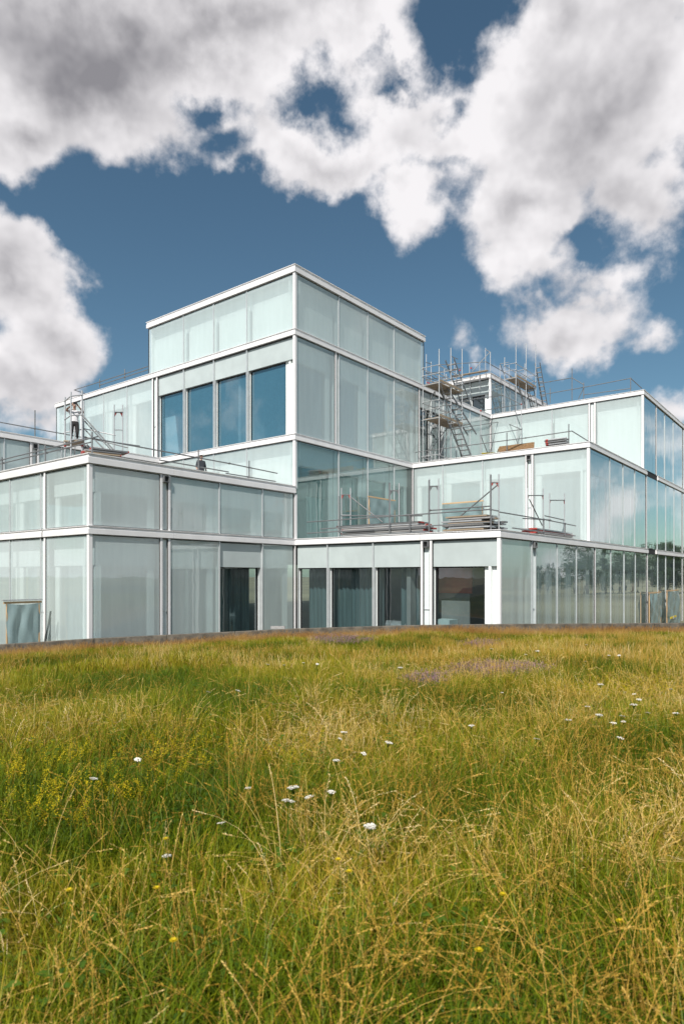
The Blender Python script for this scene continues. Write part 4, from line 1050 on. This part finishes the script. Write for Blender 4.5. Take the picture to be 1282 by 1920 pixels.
def stalk_tuft(seed, n, rad, hmin, hmax, head, mats=('straw',), droop=.3, w=.0026):
    """dry stalks with seed heads; head: 'spike', 'panicle', 'plume'"""
    r = random.Random(seed); mb = MB()
    for _ in range(n):
        a = r.uniform(0, 6.283); q = rad*math.sqrt(r.random()); p = Vector((q*math.cos(a), q*math.sin(a), -.03))
        yaw = r.uniform(0, 6.283); h = r.uniform(hmin, hmax); dr = r.uniform(0, droop)
        seg = 7; pts = arc(r, p, yaw, h, r.uniform(0, .28), dr, seg); tn = r.uniform(0, 1)
        sa = r.uniform(0, 3.14); side = Vector((math.cos(sa), math.sin(sa), 0))
        mb.ribbon(pts, [w*(1.2-.07*i) for i in range(seg+1)], tn, 0, side); mb.ribbon(pts, [w*(1.2-.07*i) for i in range(seg+1)], tn, 0, Vector((-side.y, side.x, 0)))
        top, ax = pts[-1], (pts[-1]-pts[-2]).normalized()
        L_ = r.uniform(.05, .10) if head == 'spike' else r.uniform(.09, .17)
        k = 14 if head == 'spike' else 13
        for i in range(k):
            t = i/k; c = top-ax*L_*(1-t)
            aa = i*2.4; o = Vector((math.cos(aa), math.sin(aa), r.uniform(-.2, .5)))
            o = (o-ax*o.dot(ax)*.6).normalized()
            ext = .004 if head == 'spike' else (.026 if head == 'panicle' else .011)*(1-t*.8)*r.uniform(.4, 1)
            c2 = c+o*ext+ax*ext*.6
            if head == 'panicle': mb.ribbon([c, c2], [.0010, .0008], tn, 0)
            l = r.uniform(.005, .009); e1 = (ax*.9+o*.5).normalized()*l; e2 = e1.cross(o if i % 2 else Vector((o.y, -o.x, .2))).normalized()*l*.30
            mb.quad(c2, e1, e2, min(1, tn+r.uniform(-.15, .35)), 0)
        # a withered leaf
        if r.random() < .6:
            b = pts[r.choice((1, 2, 3))]; yy = r.uniform(0, 6.28); mb.ribbon(arc(r, b, yy, r.uniform(.08, .18), .5, .7, 3), [.003, .003, .002, .0004], tn, 0)
    return mb.mesh('stalks', mats)
def herb_tuft(seed, n, rad, size, mats=('herb',)):
    r = random.Random(seed); mb = MB()
    for _ in range(n):
        a = r.uniform(0, 6.283); q = rad*math.sqrt(r.random()); h = r.uniform(.05, .24)
        p = Vector((q*math.cos(a), q*math.sin(a), h)); yaw = r.uniform(0, 6.28); s = size*r.uniform(.6, 1.3); tn = r.random()
        mb.ribbon([Vector((p.x*.5, p.y*.5, 0)), p], [.002, .002], tn)
        d = Vector((math.cos(yaw), math.sin(yaw), r.uniform(-.3, .5)))
        mb.ribbon([p, p+d*s*.35+Vector((0, 0, .01)), p+d*s*.7+Vector((0, 0, .008)), p+d*s], [s*.08, s*.5, s*.42, s*.03], tn, 0, Vector((-d.y, d.x, r.uniform(-.3, .3))))
    return mb.mesh('herb', mats)
def bedstraw(seed, n=5):
    r = random.Random(seed); mb = MB()
    for _ in range(n):
        p = Vector((r.uniform(-.08, .08), r.uniform(-.08, .08), -.02)); h = r.uniform(.32, .5); pts = arc(r, p, r.uniform(0, 6.28), h, r.uniform(0, .3), .2, 5); tn = r.random()
        mb.ribbon(pts, [.003]*6, tn, 0)
        for i in range(60):
            t = r.uniform(.5, 1.0); j = t*5; k = min(4, int(j)); c = pts[k].lerp(pts[k+1], j-k)
            o = Vector((r.gauss(0, 1), r.gauss(0, 1), r.gauss(0, .5))).normalized()*r.uniform(.005, .03)*(1.25-t)*1.7
            s = r.uniform(.003, .0055); e1 = Vector((s, 0, r.uniform(-.5, .5)*s)); e2 = Vector((0, s, r.uniform(-.5, .5)*s)); mb.quad(c+o, e1, e2, r.random(), 1)
        for i in range(20):
            t = r.uniform(.1, .6); j = t*5; k = min(4, int(j)); c = pts[k].lerp(pts[k+1], j-k); yy = r.uniform(0, 6.28)
            mb.ribbon([c, c+Vector((math.cos(yy), math.sin(yy), .3))*.03], [.003, .0005], tn, 0)
    return mb.mesh('bedstraw', ('herb', 'petal_y'))
def thyme(seed):
    r = random.Random(seed); mb = MB()
    for _ in range(26):
        p = Vector((r.uniform(-.12, .12), r.uniform(-.12, .12), -.02)); pts = arc(r, p, r.uniform(0, 6.28), r.uniform(.14, .34), r.uniform(0, .3), .15, 3); tn = r.random()
        mb.ribbon(pts, [.003]*4, tn, 0)
        for i in range(12):
            c = pts[-1]+Vector((r.gauss(0, .012), r.gauss(0, .012), r.gauss(-.015, .018))); s = r.uniform(.004, .007)
            mb.quad(c, Vector((s, 0, r.uniform(-1, 1)*s)), Vector((0, s, r.uniform(-1, 1)*s)), r.random(), 1)
    return mb.mesh('thyme', ('herb', 'petal_p'))

def scatter(name, protos, X, Y, scl, idx, label, cat):
    """one object of stuff: plants set out over the field by geometry nodes"""
    c = bpy.data.collections.new(name+'_plants')
    for i, me in enumerate(protos):
        o = bpy.data.objects.new(f'{name}_plant_{i:02d}', me); c.objects.link(o)
    n = len(X); Z = ground_z(X, Y); u = X*SN+Y*CS; v = -X*CS+Y*SN
    me = bpy.data.meshes.new(name); me.from_pydata(np.stack([u, v, Z], 1).tolist(), [], [])
    a = me.attributes.new('rot', 'FLOAT_VECTOR', 'POINT')
    rot = np.stack([rng.normal(0, .10, n), rng.normal(0, .10, n), rng.uniform(0, 6.283, n)], 1); a.data.foreach_set('vector', rot.astype('f').ravel())
    a = me.attributes.new('scl', 'FLOAT', 'POINT'); a.data.foreach_set('value', np.asarray(scl, 'f'))
    a = me.attributes.new('idx', 'INT', 'POINT'); a.data.foreach_set('value', np.asarray(idx, 'i'))
    o = bpy.data.objects.new(name, me); COL.objects.link(o)
    ng = bpy.data.node_groups.new(name, 'GeometryNodeTree')
    ng.interface.new_socket('Geometry', in_out='INPUT', socket_type='NodeSocketGeometry'); ng.interface.new_socket('Geometry', in_out='OUTPUT', socket_type='NodeSocketGeometry')
    L = ng.links.new
    gi = ng.nodes.new('NodeGroupInput'); go = ng.nodes.new('NodeGroupOutput'); ip = ng.nodes.new('GeometryNodeInstanceOnPoints'); ci = ng.nodes.new('GeometryNodeCollectionInfo')
    ci.inputs['Collection'].default_value = c; ci.inputs['Separate Children'].default_value = True; ci.inputs['Reset Children'].default_value = True
    def attr(nm, ty):
        q = ng.nodes.new('GeometryNodeInputNamedAttribute'); q.data_type = ty; q.inputs['Name'].default_value = nm; return q.outputs['Attribute']
    L(gi.outputs[0], ip.inputs['Points']); L(ci.outputs[0], ip.inputs['Instance']); ip.inputs['Pick Instance'].default_value = True
    L(attr('idx', 'INT'), ip.inputs['Instance Index']); L(attr('rot', 'FLOAT_VECTOR'), ip.inputs['Rotation']); L(attr('scl', 'FLOAT'), ip.inputs['Scale'])
    L(ip.outputs[0], go.inputs[0])
    md = o.modifiers.new('plants', 'NODES'); md.node_group = ng
    return tag(o, label, cat, kind='stuff')
def field_points(y0, y1, per_m2, widen=1.25, extra=1.0):
    """random spots between two distances, over the width the place shows and a margin"""
    hw = .53*widen*y1+extra; n = int(2*hw*(y1-y0)*per_m2)
    X = rng.uniform(-hw, hw, n); Y = rng.uniform(y0, y1, n)
    ky = np.interp(X, KX, KY); k = (np.abs(X) < .53*widen*Y+extra) & (Y < ky-.12)
    return X[k], Y[k]
def vnoise(X, Y, s, seed):
    r = np.random.default_rng(seed); out = np.zeros(len(X))
    for _ in range(6):
        a = r.uniform(0, 6.28); w = s*r.uniform(.6, 1.8); out += np.sin((X*math.cos(a)+Y*math.sin(a))*w+r.uniform(0, 6.28))
    return out/6
def meadow():
    G = [blade_tuft(10+i, 30, .10, .16, .42, .0055, .55) for i in range(5)]+[blade_tuft(20+i, 26, .11, .22, .52, .0045, .8, tone=(.2, 1)) for i in range(3)]
    F = [blade_tuft(30+i, 44, .20, .18, .42, .010, .5, 4) for i in range(4)]
    parts = [field_points(1.0, 5.5, 210), field_points(5.5, 13, 115), field_points(13, 28, 52, 1.2, 2)]
    X = np.concatenate([p[0] for p in parts]); Y = np.concatenate([p[1] for p in parts])
    far = np.concatenate([np.full(len(p[0]), i == 2) for i, p in enumerate(parts)])
    n = len(X); idx = np.where(far, 8+rng.integers(0, 4, n), rng.integers(0, 8, n))
    scatter('meadow_grass', G+F, X, Y, rng.uniform(.7, 1.2, n)*(1+.30*vnoise(X, Y, 1.6, 1))*np.interp(Y, [0, 12, 20], [1, 1, .72])*np.interp(np.interp(X, KX, KY)-Y, [0, 1, 4], [.55, .7, 1]), idx, 'dense green and yellow green meadow grass', 'grass')
    # farther out at both sides, seen only in the glass
    Xs = np.concatenate([rng.uniform(-34, -14, 5200), rng.uniform(16, 38, 5200)]); Ys = rng.uniform(-14, 33, len(Xs))
    k = Ys < np.interp(Xs, KX, KY)-.2; Xs, Ys = Xs[k], Ys[k]; n = len(Xs)
    Fw = [blade_tuft(50+i, 60, .32, .2, .5, .014, .5, 3) for i in range(3)]
    scatter('outer_meadow_grass', Fw, Xs, Ys, rng.uniform(.8, 1.3, n), rng.integers(0, 3, n), 'coarse meadow grass at both sides of the field', 'grass')
    # dry stalks
    S = [stalk_tuft(60, 5, .14, .40, .72, 'panicle', droop=.7), stalk_tuft(61, 6, .14, .38, .66, 'spike', droop=.9), stalk_tuft(62, 5, .14, .45, .78, 'plume', droop=.6), stalk_tuft(63, 6, .12, .35, .6, 'plume', droop=1.1),
         stalk_tuft(64, 9, .14, .35, .58, 'plume', droop=.6), stalk_tuft(65, 6, .14, .5, .85, 'spike', droop=1.0)]
    S2 = [stalk_tuft(70+i, 14, .26, .36, .62, h, w=.0038) for i, h in enumerate(('panicle', 'plume', 'spike'))]
    parts = [field_points(1.4, 5.5, 62), field_points(5.5, 13, 46), field_points(13, 28, 26, 1.2, 2)]
    X = np.concatenate([p[0] for p in parts]); Y = np.concatenate([p[1] for p in parts])
    far = np.concatenate([np.full(len(p[0]), i == 2) for i, p in enumerate(parts)])
    dens = .36+.48*vnoise(X, Y, .55, 7)+.36*X/np.maximum(Y, 2.5)+.30*np.clip((5.5-Y)/3, 0, 1)
    k = rng.random(len(X)) < np.clip(dens, .10, 1); X, Y, far = X[k], Y[k], far[k]; n = len(X)
    scatter('dry_grass', S+S2, X, Y, rng.uniform(.7, 1.15, n)*np.interp(Y, [0, 12, 20], [1, 1, .66])*np.interp(np.interp(X, KX, KY)-Y, [0, 1, 4], [.6, .75, 1]), np.where(far, 6+rng.integers(0, 3, n), rng.integers(0, 6, n)), 'straw coloured seeding grass stalks over the green', 'dry grass')
    # brown fringe by the kerb
    Bp = [stalk_tuft(80+i, 16, .20, .26, .50, h, mats=('brown',), w=.004) for i, h in enumerate(('plume', 'panicle', 'plume'))]
    n = 2600; X = rng.uniform(-16, 18, n); Y = np.interp(X, KX, KY)-.15-np.abs(rng.normal(0, .9, n))
    scatter('brown_fringe_grass', Bp, X, Y, rng.uniform(.45, .9, n), rng.integers(0, 3, n), 'reddish brown seeding grass along the kerb', 'dry grass')
    # herbs low in the sward
    Hb = [herb_tuft(90+i, 16, .14, .045) for i in range(3)]
    X, Y = field_points(1.4, 11, 16); n = len(X)
    scatter('meadow_herbs', Hb, X, Y, rng.uniform(.7, 1.3, n), rng.integers(0, 3, n), 'small leafy herbs low among the grass', 'herbs')
    def patch(spots, per):
        xs, ys = [], []
        for (x, y, rx, ry, n) in spots:
            hgt = .35
            for _ in range(n):
                a = rng.uniform(0, 6.28); q = math.sqrt(rng.random()); px_, py_ = x+rx*q*math.cos(a), y+ry*q*math.sin(a)
                d = 12.0
                for _k in range(6):
                    X_ = (px_-CX)/FPX*d; gz = float(ground_z(np.array([X_]), np.array([d]))[0])+hgt; d = (EYE-gz)*FPX/max(py_-HY, 20)
                xs.append((px_-CX)/FPX*d); ys.append(d)
        return np.array(xs), np.array(ys)
    X, Y = patch([(930, 1243, 85, 10, 330), (800, 1258, 28, 8, 60), (640, 1190, 60, 5, 60), (900, 1200, 40, 5, 40)], 0); n = len(X)
    scatter('mauve_flower_patch', [thyme(1), thyme(2)], X, Y, rng.uniform(.8, 1.2, n), rng.integers(0, 2, n), 'dull mauve flowers in a low spreading patch', 'flowers')
    X, Y = patch([(1110, 1280, 70, 16, 42), (1200, 1278, 45, 14, 26), (1265, 1290, 20, 8, 10), (110, 1440, 130, 70, 34), (230, 1400, 130, 70, 26), (330, 1350, 170, 60, 22), (500, 1350, 120, 50, 10)], 0); n = len(X)
    scatter('yellow_bedstraw', [bedstraw(1), bedstraw(2), bedstraw(3)], X, Y, rng.uniform(.8, 1.15, n), rng.integers(0, 3, n), 'frothy yellow flower spikes standing in the grass', 'flowers')
meadow()

# ------------------------------------------------------------------ single flowers
def field_point(x, y, h):
    d = 10.0
    for _ in range(12):
        X_ = (x-CX)/FPX*d; gz = float(ground_z(np.array([X_]), np.array([d]))[0])+h; d = (EYE-gz)*FPX/max(y-HY, 15)
    d = min(d, kerb_at(X_)[0]-.4); X_ = (x-CX)/FPX*d
    u, v = c2w(X_, d); return Vector((u, v, float(ground_z(np.array([X_]), np.array([d]))[0])))
def yarrow_meshes(seed):
    r = random.Random(seed); st, hd = MB(), MB(); H = .55
    pts = arc(r, Vector((0, 0, -.02)), r.uniform(0, 6.28), H, r.uniform(0, .12), .08, 6)
    for sd in (Vector((1, 0, 0)), Vector((0, 1, 0))): st.ribbon(pts, [.004]*7, .4, 0, sd)
    for i in range(14):
        t = r.uniform(.1, .8); k = int(t*6); c = pts[k]; yy = r.uniform(0, 6.28); dd = Vector((math.cos(yy), math.sin(yy), .5))
        st.ribbon([c, c+dd*.035, c+dd*.06], [.006, .009, .001], r.random(), 0)
    top = pts[-1]
    for i in range(46):
        a = r.uniform(0, 6.28); q = .036*math.sqrt(r.random()); c = top+Vector((q*math.cos(a), q*math.sin(a), .012-q*q*4+r.uniform(-.003, .003)))
        st.ribbon([top-Vector((0, 0, .03)), c], [.0012, .0012], .5, 0)
        for k in range(3):
            b = k*1.05+a; s_ = .0058; hd.quad(c+Vector((0, 0, .002*k)), Vector((math.cos(b)*s_, math.sin(b)*s_, r.uniform(-.2, .2)*s_)), Vector((-math.sin(b)*s_, math.cos(b)*s_, r.uniform(-.2, .2)*s_)), r.random(), 0)
    return st.mesh('stem', ('herb',)), hd.mesh('flower_head', ('petal_w',))
def buttercup_meshes(seed):
    r = random.Random(seed); st, hd = MB(), MB()
    pts = arc(r, Vector((0, 0, -.02)), r.uniform(0, 6.28), .45, .1, .1, 6)
    for sd in (Vector((1, 0, 0)), Vector((0, 1, 0))): st.ribbon(pts, [.003]*7, .4, 0, sd)
    for i in range(8):
        k = r.randint(1, 4); yy = r.uniform(0, 6.28); dd = Vector((math.cos(yy), math.sin(yy), .4)); st.ribbon([pts[k], pts[k]+dd*.03, pts[k]+dd*.055], [.004, .012, .001], r.random(), 0)
    top = pts[-1]
    for ring, (n_, L_, up) in enumerate(((9, .017, .25), (7, .012, .7))):
        for i in range(n_):
            a = i*6.283/n_+ring*.3; d = Vector((math.cos(a), math.sin(a), up)); hd.ribbon([top, top+d*L_*.6, top+d*L_], [.003, .009, .005], r.random(), 0, Vector((-d.y, d.x, 0)))
    return st.mesh('stem', ('herb',)), hd.mesh('flower_head', ('petal_y',))
YW = [yarrow_meshes(i) for i in range(4)]; YB = [buttercup_meshes(i) for i in range(2)]
for i, (x, y) in enumerate([(465,1477),(535,1487),(528,1505),(598,1491),(614,1475),(432,1545),(623,1422),(605,1380),(655,1375),(682,1385),(652,1400),(258,1406),(165,1467),(372,1296),(430,1295),(570,1243),
        (592,1240),(490,1245),(540,1247),(1105,1325),(1103,1336),(1080,1353),(1135,1338),(1157,1350),(1205,1337),(1212,1322),(1143,1284),(1190,1297),(1172,1299),(1195,1312),(1253,1293),(1278,1337),
        (987,1228),(925,1217),(1105,1209),(1140,1229),(740,1250),(885,1355),(980,1384),(1145,1354),(1130,1374),(1010,1222),(1060,1215),(640,1543),(940,1300),(326,1618),(1172,1222),(1090,1240),(690,1540)]):
    q_ = random.uniform(.72, 1.1); p = field_point(x, y, .52*q_); f = thing('yarrow', p, 'white flat topped yarrow flower on a thin stem in the meadow', 'flower', 'white yarrow flowers in the meadow')
    f.rotation_euler = (random.gauss(0, .16), random.gauss(0, .16), random.uniform(0, 6.28)); f.scale = (q_*random.uniform(.7, 1.1), q_*random.uniform(.7, 1.1), q_)
    st, hd = YW[i % 4]; link('stem', st, None, f); link('flower_head', hd, None, f)
for i, (x, y) in enumerate([(100,1668),(300,1571),(670,1605),(905,1660),(852,1752),(1150,1688),(334,1765),(330,1640),(645,1610)]):
    p = field_point(x, y, .45); f = thing('hawkbit', p, 'single small bright yellow flower deep in the grass', 'flower', 'single yellow flowers in the grass')
    f.rotation_euler = (0, 0, random.uniform(0, 6.28)); st, hd = YB[i % 2]; link('stem', st, None, f); link('flower_head', hd, None, f)

# ------------------------------------------------------------------ beyond the frame, seen in the glass: trees at the right, a container at the left
M['bark'] = principled('bark', (.09, .065, .045), .9, var=.3, vscale=6, stretch=(1, 1, .2))
M['leaf'] = leaf_mat('tree_leaf', [(.022, .045, .010), (.035, .065, .014), (.055, .085, .02)], .3, .6, .05)
def tree_meshes(seed, kind):
    r = random.Random(seed); H = 9.0; tr = MB(); cr = MB()
    def limb(a, b, r0, r1):
        d = (b-a); x = d.cross(Vector((.3, .2, 1))).normalized(); y = x.cross(d).normalized(); k = len(tr.v); n = 7
        for p, q in ((a, r0), (b, r1)):
            for i in range(n): tr.v.append(tuple(p+x*q*math.cos(i*6.283/n)+y*q*math.sin(i*6.283/n))); tr.t.append(.5)
        for i in range(n): tr.f.append((k+i, k+(i+1) % n, k+n+(i+1) % n, k+n+i)); tr.m.append(0)
    pts = [Vector((r.gauss(0, .08)*i, r.gauss(0, .08)*i, H*.9*i/6)) for i in range(7)]
    for i in range(6): limb(pts[i], pts[i+1], .20*(1-i/7), .20*(1-(i+1)/7))
    cl = []
    for i in range(46 if kind == 'spire' else 38):
        t = r.uniform(.16, 1.0) if kind == 'spire' else r.uniform(.28, 1.0)
        rad = (1-t)**.8*1.5+.15 if kind == 'spire' else 2.5*math.sqrt(max(.03, 1-((t-.62)/.42)**2))
        a = r.uniform(0, 6.28); q = rad*r.uniform(.45, 1); j = min(5, int(t*5.9)); b = pts[j]+Vector((0, 0, (t*5.9-j)*H*.15))
        c = b+Vector((q*math.cos(a), q*math.sin(a), r.uniform(-.1, .5))); limb(b, c, .045, .012); cl.append((c, r.uniform(.45, .8) if kind == 'spire' else r.uniform(.6, 1.15)))
    for c, s_ in cl:
        for _ in range(95):
            o = Vector((r.gauss(0, .5), r.gauss(0, .5), r.gauss(0, .42)))*s_; n_ = Vector((r.gauss(0, 1), r.gauss(0, 1), r.gauss(0, 1))).normalized(); e1 = n_.orthogonal().normalized()*r.uniform(.07, .15); e2 = n_.cross(e1).normalized()*r.uniform(.05, .1)
            cr.quad(c+o, e1, e2, r.random(), 0)
    return tr.mesh('trunk', ('bark',)), cr.mesh('crown', ('leaf',))
TM = [tree_meshes(1, 'broad'), tree_meshes(2, 'spire'), tree_meshes(3, 'broad'), tree_meshes(4, 'spire')]
def mirror_spot(x, far):                       # where a thing stands that shows at photo column x in the right-hand glass
    r = ray(x); d = V2/r[1]; return r[0]*(d+far), V2-r[1]*far
for i, (x, far, k, ht) in enumerate([(1028, 100, 0, 5.2), (1040, 108, 2, 4.6), (1078, 95, 0, 8.6), (1096, 100, 2, 9.2), (1110, 104, 1, 7.2), (1132, 96, 1, 8.6), (1150, 100, 0, 7.6), (1166, 98, 2, 7.9), (1182, 104, 0, 7.4), (1198, 96, 2, 8.4),
        (1222, 92, 0, 9.6), (1238, 90, 1, 10.0), (1252, 92, 3, 10.4), (1266, 90, 1, 9.6), (1280, 94, 0, 9.0), (1060, 118, 3, 5.6), (1010, 112, 1, 5.0)]):
    u, v = mirror_spot(x, far); o = thing('tree', (u, v, -1.9), ('broad leafy tree standing in a row across the field, mirrored in the glass', 'slim spire shaped tree standing in a row across the field, mirrored in the glass')[k % 2], 'tree', ('broad trees across the field', 'slim trees across the field')[k % 2])
    sc_ = (ht+1.2)/9.0; o.scale = (sc_*random.uniform(.9, 1.3), sc_*random.uniform(.9, 1.3), sc_); o.rotation_euler = (0, 0, random.uniform(0, 6.28))
    link('trunk', TM[k][0], None, o); link('crown', TM[k][1], None, o)
